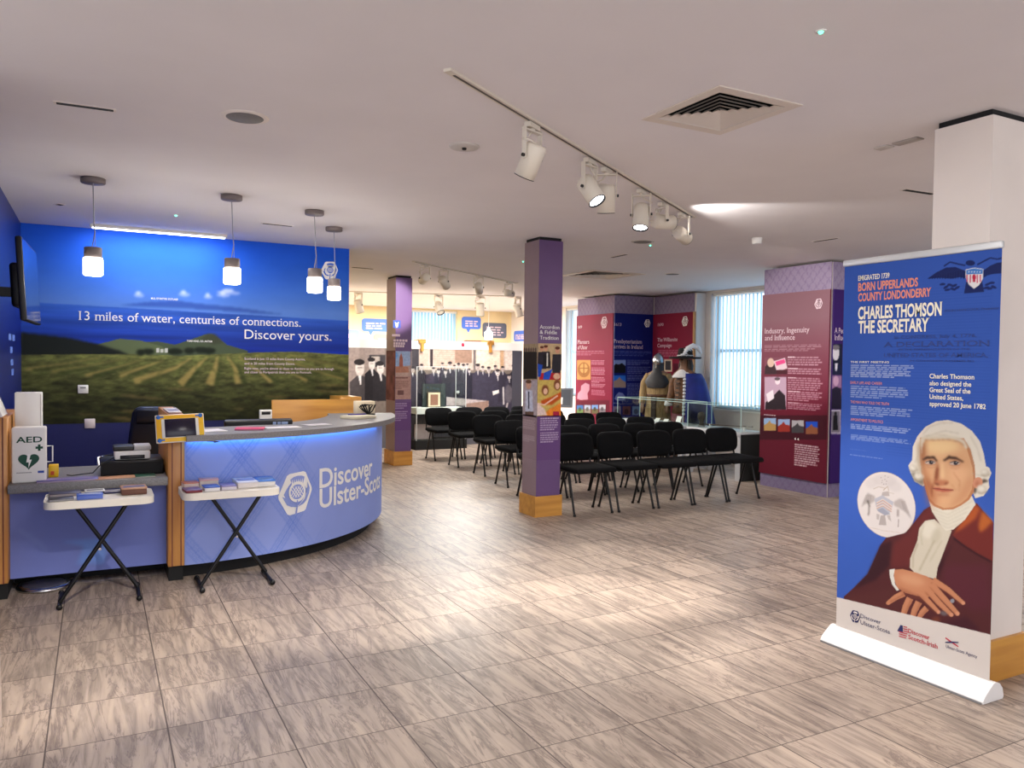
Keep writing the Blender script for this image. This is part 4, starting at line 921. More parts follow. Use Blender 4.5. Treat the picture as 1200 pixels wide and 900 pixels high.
# hands
for a, b, wd in (((390, 648), (285, 712), (42, 26)), ((430, 680), (382, 800), (48, 34)), ((488, 705), (442, 818), (46, 32)), ((540, 745), (487, 812), (42, 30))):
    P_.line([a, ((a[0]+b[0])/2-4, (a[1]+b[1])/2-4), b], [wd[0], wd[0]*.9, wd[1]], SKIN, 1, 1); P_.ell(b, (wd[1]/2, wd[1]/2), SKIN, 0, 1, 1); P_.line([(a[0]+14, a[1]), (b[0]+12, b[1]-6)], 8, SKIND, .6, 3)
P_.poly([(322, 492), (380, 488), (450, 506), (540, 536), (600, 570), (600, 640), (540, 680), (470, 664), (400, 645), (345, 612), (325, 560)], SKIN, 1, 1)
for a, m_, b, wd in (((580, 560), (680, 625), (780, 712), (40, 36, 24)), ((570, 590), (660, 690), (742, 782), (42, 38, 28)), ((540, 620), (620, 710), (702, 790), (40, 36, 26)), ((490, 640), (560, 712), (618, 772), (36, 32, 24))):
    P_.line([a, m_, b], list(wd), SKIN, 1, 1); P_.ell(b, (wd[2]/2+1, wd[2]/2), (216, 150, 116), 0, 1, 1); P_.line([(a[0]-12, a[1]+18), (m_[0]-14, m_[1]+14), (b[0]-12, b[1]+10)], 6, SKIND, .65, 3)
P_.ell((440, 560), (90, 34), SKINL, .25, .6, 8); P_.poly([(345, 600), (480, 660), (540, 690), (470, 690), (380, 650)], SKIND, .4, 5)
P_.poly([(293, 492), (330, 486), (322, 530), (332, 590), (358, 626), (342, 632), (312, 590), (297, 540)], (226, 222, 212), 1, 1); P_.ell((708, 698), (14, 14), (150, 156, 166), 0, .9, 1); P_.ell((650, 780), (26, 14), (120, 118, 122), .3, .7, 2)
# head
P_.crop(1030, 480, 6.43)
HAIR, HAIRD = (228, 220, 204), (176, 164, 146)
P_.poly([(250, 380), (222, 420), (238, 475), (268, 540), (332, 578), (360, 560), (345, 480), (330, 400), (310, 300), (320, 215), (640, 225), (680, 300), (700, 400), (715, 520), (700, 600), (725, 668), (790, 650), (832, 585), (826, 530), (848, 480), (832, 440), (806, 425), (790, 330), (762, 240), (700, 160), (620, 105), (520, 78), (430, 88), (350, 130), (290, 200), (255, 280)], HAIR, 1, 1)
P_.poly([(240, 475), (270, 540), (332, 578), (345, 520), (300, 480)], (84, 74, 62), .7, 4); P_.poly([(700, 590), (790, 520), (830, 540), (770, 560), (720, 640)], (70, 58, 50), .85, 3)
FACE = (216, 168, 126)
P_.poly([(310, 210), (640, 215), (690, 300), (722, 420), (728, 540), (715, 620), (680, 680), (620, 722), (560, 752), (480, 756), (415, 728), (378, 690), (350, 600), (318, 470)], (186, 126, 88), 1, 1)
P_.poly([(308, 262), (312, 222), (345, 208), (420, 204), (520, 209), (620, 226), (655, 270), (680, 350), (705, 440), (712, 520), (700, 600), (668, 665), (620, 705), (560, 736), (490, 742), (425, 714), (385, 670), (355, 570), (325, 470), (306, 380)], FACE, 1, 1)
P_.ell((470, 275), (140, 60), (242, 210, 156), 0, .75, 12); P_.poly([(306, 270), (345, 215), (350, 330), (340, 420), (390, 560), (400, 690), (355, 575), (310, 400)], (140, 78, 50), .85, 8)
P_.ell((395, 640), (45, 100), (170, 98, 66), -.15, .55, 10); P_.poly([(600, 640), (690, 480), (712, 560), (660, 670), (560, 736), (520, 738)], (196, 136, 98), .6, 8); P_.ell((600, 480), (70, 60), (236, 182, 140), 0, .55, 10); P_.ell((365, 470), (30, 50), (220, 160, 116), 0, .5, 8)
P_.poly([(500, 380), (530, 330), (640, 340), (690, 420), (640, 440)], (206, 150, 108), .4, 8)
P_.ell((745, 552), (36, 44), (214, 150, 118), .3, 1, 1); P_.ell((742, 560), (16, 26), (160, 88, 66), .3, .6, 4)
P_.line([(330, 378), (365, 360), (415, 362), (438, 392)], [10, 20, 20, 12], (58, 40, 34), .95, 2); P_.line([(488, 385), (530, 358), (580, 366), (636, 394)], [14, 22, 18, 10], (58, 40, 34), .95, 2)
for ex, ey in ((388, 398), (572, 403)):
    P_.ell((ex, ey-2), (46, 22), (150, 96, 70), 0, .55, 4); P_.ell((ex, ey), (40, 16), (200, 184, 172), 0, .95, 1); P_.ell((ex+6, ey), (16, 15), (52, 50, 56), 0, 1, 1); P_.ell((ex+11, ey-5), (4, 4), (220, 220, 226), 0, .9); P_.line([(ex-36, ey-2), (ex, ey-15), (ex+36, ey-2)], 6, (60, 40, 34), .9, 1); P_.line([(ex-32, ey+10), (ex, ey+17), (ex+34, ey+10)], 4, (150, 92, 70), .7, 2)
P_.poly([(440, 392), (424, 480), (416, 545), (440, 562), (452, 500), (450, 420)], (134, 70, 46), .85, 4); P_.line([(475, 400), (480, 470), (480, 530)], [14, 22, 26], (240, 200, 152), .7, 5)
P_.poly([(412, 545), (440, 535), (520, 535), (530, 552), (500, 568), (455, 575), (425, 566)], (176, 108, 76), .8, 3); P_.ell((440, 560), (16, 8), (84, 44, 34), .2, .8, 2); P_.ell((505, 556), (14, 7), (96, 52, 38), -.2, .7, 2)
P_.poly([(408, 590), (440, 585), (475, 592), (550, 598), (565, 610), (530, 618), (480, 622), (430, 612)], (176, 88, 72), .9, 2); P_.line([(404, 594), (450, 598), (500, 604), (562, 606)], 5, (96, 44, 40), .9, 1); P_.ell((485, 640), (50, 10), (166, 100, 70), 0, .5, 4); P_.ell((490, 690), (56, 30), (232, 176, 130), 0, .5, 8); P_.line([(545, 560), (580, 610)], 5, (176, 114, 84), .6, 3); P_.line([(400, 560), (395, 600)], 6, (130, 70, 50), .5, 3)
P_.poly([(312, 262), (316, 205), (370, 190), (430, 196), (480, 190), (540, 196), (600, 205), (645, 228), (672, 285), (655, 300), (625, 250), (560, 226), (480, 222), (410, 226), (350, 224), (330, 262), (322, 330)], (214, 204, 184), .9, 2)
P_.line([(345, 228), (420, 230), (520, 226), (600, 240), (640, 270)], 8, (150, 108, 78), .5, 3)
P_.line([(560, 470), (610, 545), (600, 620)], [4, 10, 4], (178, 118, 86), .55, 3); P_.line([(420, 545), (398, 600), (400, 660)], [5, 11, 4], (120, 64, 44), .6, 3); P_.ell((470, 545), (46, 24), (190, 122, 90), 0, .5, 4); P_.line([(440, 440), (428, 520)], 14, (120, 62, 42), .5, 3); P_.line([(360, 430), (395, 440), (425, 430)], 5, (150, 92, 66), .6, 2); P_.line([(540, 436), (575, 446), (612, 434)], 5, (170, 112, 82), .6, 2)
for cx_, cy_, r_ in ((262, 440, 34), (300, 505, 40), (800, 475, 34), (775, 600, 42)): P_.ell((cx_, cy_), (r_, r_*.8), (206, 196, 178), .2, .8, 3); P_.ell((cx_-6, cy_-6), (r_*.6, r_*.45), (236, 230, 216), .2, .8, 3); P_.line([(cx_-r_, cy_+r_*.5), (cx_, cy_+r_*.8), (cx_+r_, cy_+r_*.4)], 7, (128, 114, 98), .7, 2)
for pts in ([(330, 190), (380, 130), (470, 100), (560, 100)], [(300, 280), (300, 340), (270, 400)], [(690, 200), (740, 290), (770, 390)], [(660, 240), (700, 330), (715, 440)], [(700, 480), (770, 500), (830, 470)], [(420, 180), (500, 160), (600, 180)], [(350, 200), (420, 185), (520, 195)], [(250, 420), (290, 450), (300, 500)]):
    P_.line(pts, 7, HAIRD, .55, 3)
P_.poly([(290, 260), (310, 240), (312, 400), (330, 480), (300, 470), (285, 380)], (190, 176, 152), .7, 4)
# white foot of the banner
P_.crop(0, 0, 1.0); P_.poly([(-BY1-.1, BZ0-.1), (-BY0+.1, BZ0-.1), (-BY0+.1, .302), (-BY1-.1, .232)], (222, 212, 204), 1, 0, True)
P_.words((997, 427.5), (1071, 444.5), 7, (214, 220, 240), .5, .75, 1).words((997, 452), (1069, 470.5), 6, (200, 210, 238), .5, .7, 2).words((997, 475.5), (1071, 492.5), 5, (200, 210, 238), .5, .7, 3).words((997, 496.5), (1069, 510), 3, (200, 210, 238), .5, .7, 4).words((997, 509), (1069, 523.5), 4, (200, 210, 238), .5, .6, 5).words((996, 526), (1030, 530), 1, (190, 200, 232), .4, .6, 6).words((996, 533), (1042, 537), 1, (190, 200, 232), .4, .6, 7)
P_.C *= .88; P_.build('banner_fabric', FBN, PRINT_M, ban, w=.0)
q = MB(); q.box((3.561, BY0, BZ0), (3.563, BY1, BZ1)); q.build('backing', mat('banner_back', (210, 206, 200), .7), ban)
q = MB(); q.rbox((3.548, BY0-.004, BZ1-.004), (3.574, BY1+.004, BZ1+.03), .006, 2); q.build('top_rail', mat('silver_rail', (204, 206, 206), .35, metal=.3), ban)
q = MB(); q.tube([(3.585, 2.48, .05), (3.585, 2.48, 2.04)], .01, 8); q.build('support_pole', mat('alu', (170, 170, 172), .3, metal=.8), ban)
prof = [(3.475, .0), (3.625, .0), (3.632, .012), (3.622, .05), (3.60, .075), (3.57, .085), (3.55, .082), (3.488, .035), (3.472, .012)]
q = MB(); q.prism([(p[0], p[1]) for p in prof], 2.04, 2.925, T=lambda x, y, z: (x, z, y)); q.build('base', mat('base_white', (232, 230, 228), .35, metal=.1), ban, bevel=.003)
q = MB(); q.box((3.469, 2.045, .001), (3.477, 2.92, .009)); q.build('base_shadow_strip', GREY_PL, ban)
def BT(s_, a, b, cap, m, serif=True, w=.002): return lettering('lettering', FBN, s_, a, b, cap, m, ban, serif, w=w, bold=(.03 if cap > .035 else .014 if serif else .0))
BT('EMIGRATED 1739', (1006, 329), (1042.5, 325.5), .0255, T_CREAM); BT('BORN UPPERLANDS', (1006, 341.5), (1076, 335), .041, T_ORANGE); BT('COUNTY LONDONDERRY', (1006, 352.7), (1091, 347.5), .040, T_ORANGE)
BT('CHARLES THOMSON', (1005.7, 373.6), (1103.5, 369.5), .061, T_CREAM); BT('THE SECRETARY', (1006, 390.5), (1088.5, 387.5), .061, T_CREAM)
BT('In CONGRESS, July 4, 1776.', (1048, 397.5), (1145, 394.5), .015, T_DECL); BT('A DECLARATION', (1036, 407.5), (1159.5, 404.5), .025, T_DECL); BT('BY THE REPRESENTATIVES OF THE', (1053, 411), (1137, 410), .009, T_DECL); BT('UNITED STATES OF AMERICA,', (1036, 418.8), (1158, 418), .019, T_DECL); BT('IN CONGRESS ASSEMBLED', (1066, 424), (1142, 423.7), .008, T_DECL); BT('JOHN HANCOCK, President', (1107, 365), (1171, 363), .011, T_DECL)
for s_, y, x1 in (('Charles Thomson', 443.6, 1142), ('also designed the', 452, 1138.5), ('Great Seal of the', 460, 1137.5), ('United States,', 468, 1129), ('approved 20 June 1782', 477, 1155.5)): BT(s_, (1089.5, y), (x1, y+(x1-1089)*.011), .0215, T_CREAM)
BT('THE FIRST MEETING', (997, 425.4), (1042, 425.6), .010, T_CREAM, False); BT('EARLY LIFE AND CAREER', (997, 450.2), (1034, 450.6), .014, T_ORANGE, False); BT('THE MAN WHO TOLD THE TRUTH', (997, 473.4), (1042, 474), .014, T_ORANGE, False); BT('APPOINTMENT TO POLITICS', (997, 494), (1035, 495), .014, T_ORANGE, False)
emblem('thistle_emblem', FBN, FBN.uv(1002.2, 722.3), .062, T_NAVY, mat('banner_white', (222, 212, 204)), ban, w=.002)
BT('Discover', (1008.5, 724.8), (1032.5, 730.5), .021, T_NAVY, False); BT('Ulster-Scots', (1008.5, 732.8), (1043, 741), .021, T_NAVY, False)
BT('Discover', (1064.5, 742.5), (1089.5, 748.5), .021, T_RED); BT('Scotch-Irish', (1064.5, 750.5), (1099, 758), .021, T_RED); BT('Ulster-Scots Agency', (1108.5, 760.7), (1145.5, 769.5), .015, T_NAVY, False)
q = MB(); c = FBN.uv(1058, 740)
q.flat([(c[0]-.03, c[1]-.006), (c[0]+.002, c[1]-.006), (c[0]+.0, c[1]+.03), (c[0]-.012, c[1]+.03)], FBN.pt, .002, 0)
for k in range(6): q.flat([(c[0]+(.004 if k < 3 else -.02), c[1]+.024-k*.011), (c[0]+.03-abs(k-2)*.003, c[1]+.026-k*.011), (c[0]+.03-abs(k-2)*.003, c[1]+.031-k*.011), (c[0]+(.004 if k < 3 else -.02), c[1]+.029-k*.011)], FBN.pt, .0022, 1)
q.build('flag_mark', [T_NAVY, T_RED], ban, bevel=-1)
q = MB(); c = FBN.uv(1115.5, 752.5)
for m_, s_ in ((0, 1), (1, -1)): q.flat([(c[0]-.032, c[1]+s_*.011-.003), (c[0], c[1]-.004), (c[0]+.032, c[1]-s_*.010-.003), (c[0]+.034, c[1]-s_*.010+.002), (c[0], c[1]+.004), (c[0]-.03, c[1]+s_*.011+.003)], FBN.pt, .002+.0003*m_, m_)
q.build('saltire_mark', [T_RED, T_NAVY], ban, bevel=-1)

# ================================================================== EXHIBITION PANELS
def lattice(P, col, a=.35, pu=.11, pv=.13, wd=.012):
    for sg in (1, -1):
        cc = P.U/pu + sg*P.V/pv; d = np.abs(cc-np.round(cc))*pu; M = (((d < wd) & (d > wd*.45)) | (d < wd*.18)).astype(float)*a
        P.C = P.C*(1-M[..., None]) + np.array(col)*M[..., None]
    return P
MAUVE = (140, 126, 150)
def panel(label, fr, u0, u1, base, z0=.12, z1=2.36, th=.02, top=True, low=False):
    """printed board standing off the face fr; returns (thing, face of the print)."""
    c = fr.pt((u0+u1)/2, 0, 0); t = thing('exhibition_poster', label, 'display panel', (c[0], c[1], 0))
    def BX(q, ua, ub, za, zb, wa, wb):
        a, b = fr.pt(ua, za, wa), fr.pt(ub, zb, wb); q.box(tuple(min(a[i], b[i]) for i in range(3)), tuple(max(a[i], b[i]) for i in range(3)))
    q = MB(); BX(q, u0, u1, z0, z1, .008, .008+th); q.build('board', mat('board_%d_%d_%d' % tuple(base), base, .5), t)
    q = MB(); BX(q, u0+.004, u1-.004, z1, CEIL-.03, 0, .008); q.build('upper_band', mat('mauve_band', MAUVE, .5), t)
    ft = Fr(fr.kind, fr.pt(0, 0, .008)[0 if fr.kind == 'X' else 1]); P = Pic(u0+.004, u1-.004, z1, CEIL-.03, .012, MAUVE, ft); lattice(P, (106, 86, 124)).build('lattice_band', ft, PRINT_M, t, w=.0015)
    if low:
        q = MB(); BX(q, u0+.004, u1-.004, 0, z0, 0, .008); q.build('lower_band', mat('mauve_band', MAUVE, .5), t)
        P = Pic(u0+.004, u1-.004, 0.0, z0, .012, (124, 112, 140), ft); lattice(P, (106, 86, 124)).build('lattice_band', ft, PRINT_M, t, w=.0015)
    fp = Fr(fr.kind, fr.pt(0, 0, .008+th)[0 if fr.kind == 'X' else 1])
    return t, fp
RED, DRED, DBLU = (132, 28, 58), (96, 16, 38), (12, 26, 104)
WM = mat('mural_sky_ink')
# left red panel
p1, f1 = panel('red exhibition panel with a carved roundel picture, leftmost on the pier', Fr('X', 7.915), -12.30, -11.135, RED)
P_ = Pic(-12.30, -11.135, .12, 2.36, .012, RED, f1).crop(670, 340, 5.62)
P_.rect(20, 725, 250, 820, (104, 20, 44)); P_.rect(35, 460, 125, 590, (196, 140, 80)); P_.ell((80, 525), (40, 50), (150, 96, 48), 0, .9, 1); P_.ell((80, 515), (26, 32), (206, 156, 92), 0, .9, 1); P_.line([(50, 515), (112, 515)], 7, (140, 88, 46)); P_.line([(80, 480), (80, 560)], 7, (140, 88, 46))
P_.poly([(40, 680), (60, 660), (62, 630), (90, 610), (118, 622), (116, 660), (104, 680), (108, 720), (60, 724), (36, 715)], (206, 160, 176), .85, 1)
for i, (c, d) in enumerate((((70, 120, 190), (120, 150, 90)), ((180, 190, 210), (150, 140, 130)), ((120, 160, 220), (110, 100, 70)), ((190, 190, 200), (130, 120, 130)))):
    x = 34+i*49; P_.rect(x, 758-i, x+42, 785-i, c); P_.rect(x, 785-i, x+42, 815-i, d); P_.ell((x+20, 785-i), (9, 14), tuple(k*.6 for k in d), 0, .8, 1)
P_.words((35, 402), (215, 436), 3, (206, 150, 168), .4, .7, 1)
for y, r in ((462, 3), (508, 5), (572, 4), (616, 3), (656, 4)): P_.words((130, y), (222, y+r*11), r, (214, 164, 180), .5, .75, y)
P_.build('printed_face', f1, PRINT, p1, w=.0015)
lettering('heading', f1, 'Planters', (677, 403), (690.5, 402.6), .068, T_PALE, p1, True); lettering('heading', f1, 'of Ulster', (677, 409.5), (688.5, 409), .068, T_PALE, p1, True); lettering('date', f1, '1609', (677.5, 385), (682, 384.7), .05, T_PALE, p1, True); emblem('thistle_emblem', f1, f1.uv(708, 378), .20, T_PALE, mat('board_%d_%d_%d' % RED), p1)
# blue panel
p2, f2 = panel('dark blue exhibition panel about Presbyterianism in the inner corner between two red panels', Fr('Y', 11.125), 7.892, 8.742, DBLU)
P_ = Pic(7.892, 8.742, .12, 2.36, .010, DBLU, f2).crop(670, 340, 5.62)
P_.rect(275, 460, 355, 545, (120, 140, 190)); P_.poly([(275, 500), (290, 485), (310, 490), (330, 480), (355, 500), (355, 545), (275, 545)], (14, 18, 26)); P_.rect(275, 562, 355, 642, (40, 110, 210)); P_.poly([(275, 600), (300, 590), (315, 572), (330, 592), (355, 605), (355, 642), (275, 642)], (150, 130, 120))
P_.poly([(280, 715), (292, 690), (310, 672), (335, 678), (352, 700), (350, 725), (300, 728)], (150, 160, 210), .7, 1)
for i, c in enumerate(((120, 110, 140), (96, 60, 70), (110, 140, 190), (80, 60, 66))): x = 272+i*63; P_.rect(x, 765, x+52, 822, c); P_.ell((x+25, 800), (15, 18), tuple(k*.55 for k in c), 0, .8, 1)
P_.words((275, 400), (525, 440), 4, (110, 120, 180), .4, .7, 1); P_.words((275, 742), (310, 750), 1, (190, 190, 220))
for y, r in ((460, 4), (505, 5), (560, 4), (615, 4), (655, 5)): P_.words((365, y), (520, y+r*10), r, (130, 140, 194), .5, .7, y)
P_.build('printed_face', f2, PRINT, p2, w=.0015)
lettering('heading', f2, 'Presbyterianism', (719.5, 402), (752, 402.8), .068, T_PALE, p2, True); lettering('heading', f2, 'arrives in Ireland', (719.5, 408.3), (753, 408.8), .068, T_PALE, p2, True); lettering('date', f2, '1613', (720, 381.8), (728, 382), .05, T_PALE, p2, True); emblem('thistle_emblem', f2, f2.uv(758.5, 379), .135, T_WHITE, mat('board_%d_%d_%d' % DBLU), p2)
# right red panel
p3, f3 = panel('red exhibition panel about the Williamite campaign behind the two costumed mannequins', Fr('X', 8.745), -11.09, -10.04, (124, 24, 52))
P_ = Pic(-11.09, -10.04, .12, 2.36, .012, (124, 24, 52), f3).crop(650, 330, 4.736)
P_.words((575, 382), (720, 420), 4, (196, 140, 160), .4, .7, 1); P_.rect(608, 432, 652, 500, (214, 196, 170)); P_.rect(614, 440, 646, 492, (60, 56, 60)); P_.rect(660, 455, 750, 640, (84, 20, 40)); P_.words((664, 520), (745, 620), 8, (196, 150, 165), .45, .6, 3)
P_.build('printed_face', f3, PRINT, p3, w=.0015)
lettering('heading', f3, 'The Williamite', (770.5, 401), (794, 399), .062, T_PALE, p3, True); lettering('heading', f3, 'Campaign', (770.5, 407.5), (787, 406.2), .062, T_PALE, p3, True); lettering('date', f3, '1690', (771, 382.3), (777.5, 381.8), .05, T_PALE, p3, True); emblem('thistle_emblem', f3, f3.uv(802.7, 376.5), .16, T_WHITE, mat('board_%d_%d_%d' % (124, 24, 52)), p3)
q = MB(); q.box((8.71, 10.005, .1), (8.748, 10.035, 2.36)); tag(q.build('edge_batten', OAK), 'narrow oak batten at the right edge of the Williamite panel', 'batten')
# industry panel on the spur, facing the hall, and its return
p4, f4 = panel('tall maroon panel titled Industry, Ingenuity and Influence on the spur right of the window', Fr('X', 7.325), -7.13, -6.12, DRED, .16, 2.36, low=True)
P_ = Pic(-7.13, -6.12, .16, 2.36, .0085, DRED, f4)
g = np.clip((P_.V-.95)/1.1, 0, 1)[..., None]; P_.C = np.array((98, 18, 40))*(1-g)+np.array((128, 92, 102))*g  # paler upper part: spotlight on the panel painted into the print colour
P_.crop(870, 290, 3.0); P_.rect(50, 590, 310, 676, (66, 10, 28))
P_.rect(78, 386, 158, 446, (120, 70, 84)); P_.poly([(78, 446), (80, 420), (100, 396), (118, 400), (128, 446)], (60, 40, 46)); P_.ell((100, 405), (12, 16), (206, 176, 160), 0, 1, 1); P_.poly([(110, 400), (150, 388), (158, 425), (122, 438)], (214, 190, 200)); P_.poly([(116, 402), (148, 392), (152, 406), (120, 416)], (214, 70, 130)); P_.rect(120, 430, 158, 446, (70, 30, 40))
P_.rect(78, 455, 155, 570, (180, 150, 170)); P_.poly([(80, 570), (82, 545), (110, 520), (130, 500), (150, 520), (154, 570)], (40, 28, 36), 1, 1); P_.ell((124, 470), (9, 12), (226, 206, 214), 0, 1, 1); P_.ell((123, 462), (10, 6), (90, 76, 84), 0, 1, 1); P_.poly([(84, 515), (108, 500), (112, 530), (90, 545)], (226, 214, 222))
for i, (c, d) in enumerate((((150, 180, 220), (190, 150, 90)), ((150, 170, 210), (160, 50, 40)), ((180, 176, 180), (70, 66, 70)), ((30, 80, 200), (150, 90, 60)))):
    x = 76+i*49; y = 600+i*4; P_.rect(x, y, x+42, y+25, c); P_.poly([(x, y+44), (x, y+25), (x+14, y+16), (x+20, y+8), (x+26, y+18), (x+42, y+22), (x+42, y+44)], d)
P_.words((78, 344), (278, 368), 4, (206, 176, 186), .35, .7, 1); P_.words((76, 586), (120, 594), 1, (220, 200, 206), .7, .9)
for y, r in ((385, 4), (425, 3), (457, 6), (505, 5), (545, 4)): P_.words((160, y), (282, y+r*8.6), r, (206, 170, 184), .45, .7, y); P_.words((160, y-1), (205, y+4), 1, (230, 206, 214), .7, .9, y)
P_.words((184, 690), (270, 782), 10, (226, 204, 208), .5, .9, 9)
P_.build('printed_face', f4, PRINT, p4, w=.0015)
lettering('heading', f4, 'Industry, Ingenuity', (896.5, 391.5), (948.5, 388.5), .062, T_PALE, p4, True); lettering('heading', f4, 'and Influence', (896.5, 399.5), (931.5, 397.5), .062, T_PALE, p4, True); lettering('quotation_marks', f4, '\u201c', (931, 520.5), (936.5, 520.5), .075, T_WHITE, p4, False); emblem('thistle_emblem', f4, f4.uv(959.3, 356), .115, T_PALE, mat('maroon_spotlit', (124, 84, 96), .5), p4)
p5, f5 = panel('dark purple return panel of portrait photographs beside the maroon Industry panel', Fr('Y', 6.125), 7.335, 8.5, (52, 24, 92), .16, 2.36, low=True)
P_ = Pic(7.335, 8.5, .16, 2.36, .012, (52, 24, 92), f5).crop(880, 380, 6.93)
P_.rect(640, 160, 740, 412, (20, 22, 44)); P_.ell((688, 235), (28, 60), (206, 200, 206), 0, 1, 1); P_.poly([(640, 412), (648, 340), (690, 312), (735, 335), (745, 412)], (24, 26, 56)); P_.poly([(680, 316), (705, 316), (697, 380), (686, 380)], (210, 206, 216)); P_.ell((690, 188), (30, 22), (110, 104, 110), 0, 1, 1)
P_.rect(634, 416, 735, 690, (142, 104, 140)); P_.poly([(634, 600), (650, 530), (690, 505), (730, 520), (740, 690), (640, 690)], (30, 22, 44), 1, 1); P_.ell((690, 460), (22, 42), (190, 150, 176), 0, 1, 1); P_.rect(640, 695, 728, 890, (200, 190, 206)); P_.rect(650, 705, 722, 880, (120, 112, 124)); P_.poly([(670, 740), (700, 740), (706, 860), (664, 860)], (20, 18, 24)); P_.ell((686, 725), (10, 16), (30, 26, 30), 0, 1, 1)
P_.build('printed_face', f5, PRINT, p5, w=.0015)
lettering('heading', f5, 'A People of', (978, 391), (1000, 390.5), .062, T_PALE, p5, True); lettering('heading', f5, 'Influence', (978, 399), (997, 398.6), .062, T_PALE, p5, True)

# ================================================================== PHOTO PARTITION and far room
FP = Fr('Y', 12.75)
part = thing('photo_partition', 'long partition with a sepia group photograph of dark suited men under a white top band', 'partition', (5, 12.85, 0))
q = MB(); q.box((2.5, 12.752, 0), (6.78, 12.95, 1.71)); q.build('wall_core', mat('partition_grey', (90, 88, 96), .6), part)
q = MB(); q.box((2.5, 12.74, 1.70), (6.99, 12.97, 1.845)); q.build('white_top_band', WHITE_PL, part); q = MB(); q.box((6.78, 12.752, 0), (6.99, 12.95, 1.70)); q.build('end_panel', mat('partition_end', (66, 66, 78), .6), part)
P_ = Pic(3.3, 6.78, .55, 1.70, .0125, (120, 108, 100), FP).crop(480, 395, 8.57)
P_.rect(-20, 115, 1145, 330, (200, 182, 170)); P_.rect(20, 120, 95, 330, (60, 56, 62)); P_.rect(100, 120, 190, 300, (196, 170, 156)); P_.rect(205, 110, 235, 300, (56, 46, 50)); P_.rect(240, 120, 455, 320, (186, 160, 146)); P_.rect(455, 120, 625, 260, (150, 120, 104)); P_.rect(640, 120, 665, 330, (110, 100, 100)); P_.rect(670, 120, 905, 330, (226, 204, 186)); P_.rect(910, 120, 945, 330, (196, 156, 120)); P_.rect(960, 120, 1090, 330, (220, 204, 194)); P_.rect(1088, 120, 1150, 760, (66, 66, 80))
for y in range(130, 300, 22): P_.line([(240, y), (620, y+4)], 4, (150, 124, 112), .5); P_.line([(680, y), (1080, y+4)], 3, (206, 180, 160), .5)
P_.poly([(-20, 400), (120, 380), (300, 360), (700, 360), (1145, 380), (1145, 900), (-20, 900)], (56, 52, 66))
men = [(30, 330, 30), (120, 300, 28), (240, 330, 26), (290, 345, 26), (330, 280, 22), (360, 350, 26), (405, 285, 34), (450, 300, 20), (492, 290, 26), (540, 300, 28), (580, 290, 22), (600, 340, 20), (685, 305, 34), (735, 320, 26), (795, 330, 30), (860, 310, 26), (885, 360, 34), (935, 320, 26), (1000, 400, 26), (1045, 310, 32)]
rr = random.Random(8)
for (x, y, s) in men:
    c = rr.choice([(40, 38, 50), (52, 48, 62), (34, 32, 42), (62, 58, 74)]); P_.poly([(x-s*1.5, y+s*2.2), (x-s*.6, y+s*1.1), (x+s*.6, y+s*1.1), (x+s*1.5, y+s*2.2), (x+s*1.7, y+330), (x-s*1.7, y+330)], c, .9, 1)
for (x, y, s) in men:
    P_.ell((x, y), (s*.62, s*.95), rr.choice([(214, 200, 196), (196, 178, 172), (226, 216, 212)]), 0, 1, 1); P_.ell((x, y-s*.75), (s*.66, s*.42), (40, 34, 40), 0, .95, 1); P_.line([(x, y+s), (x+3, y+s*2.3)], [s*.45, s*.15], (222, 216, 216), .9, 1); P_.rect(x-s*.4, y-s*.22, x-s*.08, y-s*.06, (84, 74, 76), .8); P_.rect(x+s*.08, y-s*.22, x+s*.4, y-s*.06, (84, 74, 76), .8); P_.rect(x-s*.25, y+s*.34, x+s*.25, y+s*.5, (70, 60, 62), .75); P_.ell((x+s*.4, y+s*.1), (s*.25, s*.7), (140, 124, 120), 0, .5, 2)
P_.poly([(370, 600), (560, 620), (790, 640), (795, 690), (560, 690), (370, 690)], (186, 172, 172), 1, 1); P_.poly([(560, 670), (795, 640), (780, 860), (560, 860)], (150, 122, 110), 1, 1); P_.ell((470, 570), (40, 26), (30, 28, 34), 0, 1, 1); P_.ell((485, 552), (16, 14), (220, 216, 216), 0, 1, 1); P_.poly([(830, 545), (895, 530), (900, 560), (840, 585)], (226, 220, 214)); P_.ell((995, 570), (40, 90), (110, 104, 112), 0, .8, 2); P_.line([(940, 500), (945, 680)], 16, (206, 200, 200), .9, 1); P_.line([(985, 660), (965, 740)], 16, (190, 180, 180), .9, 1)
P_.crop(405, 330, 6)
P_.rect(20, 458, 280, 840, (150, 134, 128)); P_.rect(165, 515, 280, 600, (60, 56, 60)); P_.rect(182, 526, 240, 570, (176, 164, 156))
for (x, y, s, c) in ((100, 610, 44, (70, 64, 66)), (185, 580, 32, (34, 30, 34)), (245, 610, 34, (40, 36, 40))):
    P_.poly([(x-s*1.6, y+s*2.2), (x-s*.5, y+s*1.2), (x+s*.6, y+s*1.2), (x+s*1.4, y+s*2), (x+s*1.6, 840), (x-s*1.6, 840)], c, 1, 1); P_.ell((x, y), (s*.72, s*1.25), (214, 204, 198), 0, 1, 1); P_.ell((x-4, y-s*1.0), (s*.85, s*.5), (40, 34, 36), 0, 1, 1); P_.line([(x, y+s*1.2), (x+6, y+s*2.6)], [s*.5, s*.2], (230, 226, 224), 1, 1); P_.rect(x-s*.4, y-s*.2, x+s*.4, y, (120, 108, 104), .6, 1)
P_.grain(.12, 30, 30).build('group_photograph', FP, PRINT, part, w=.001)
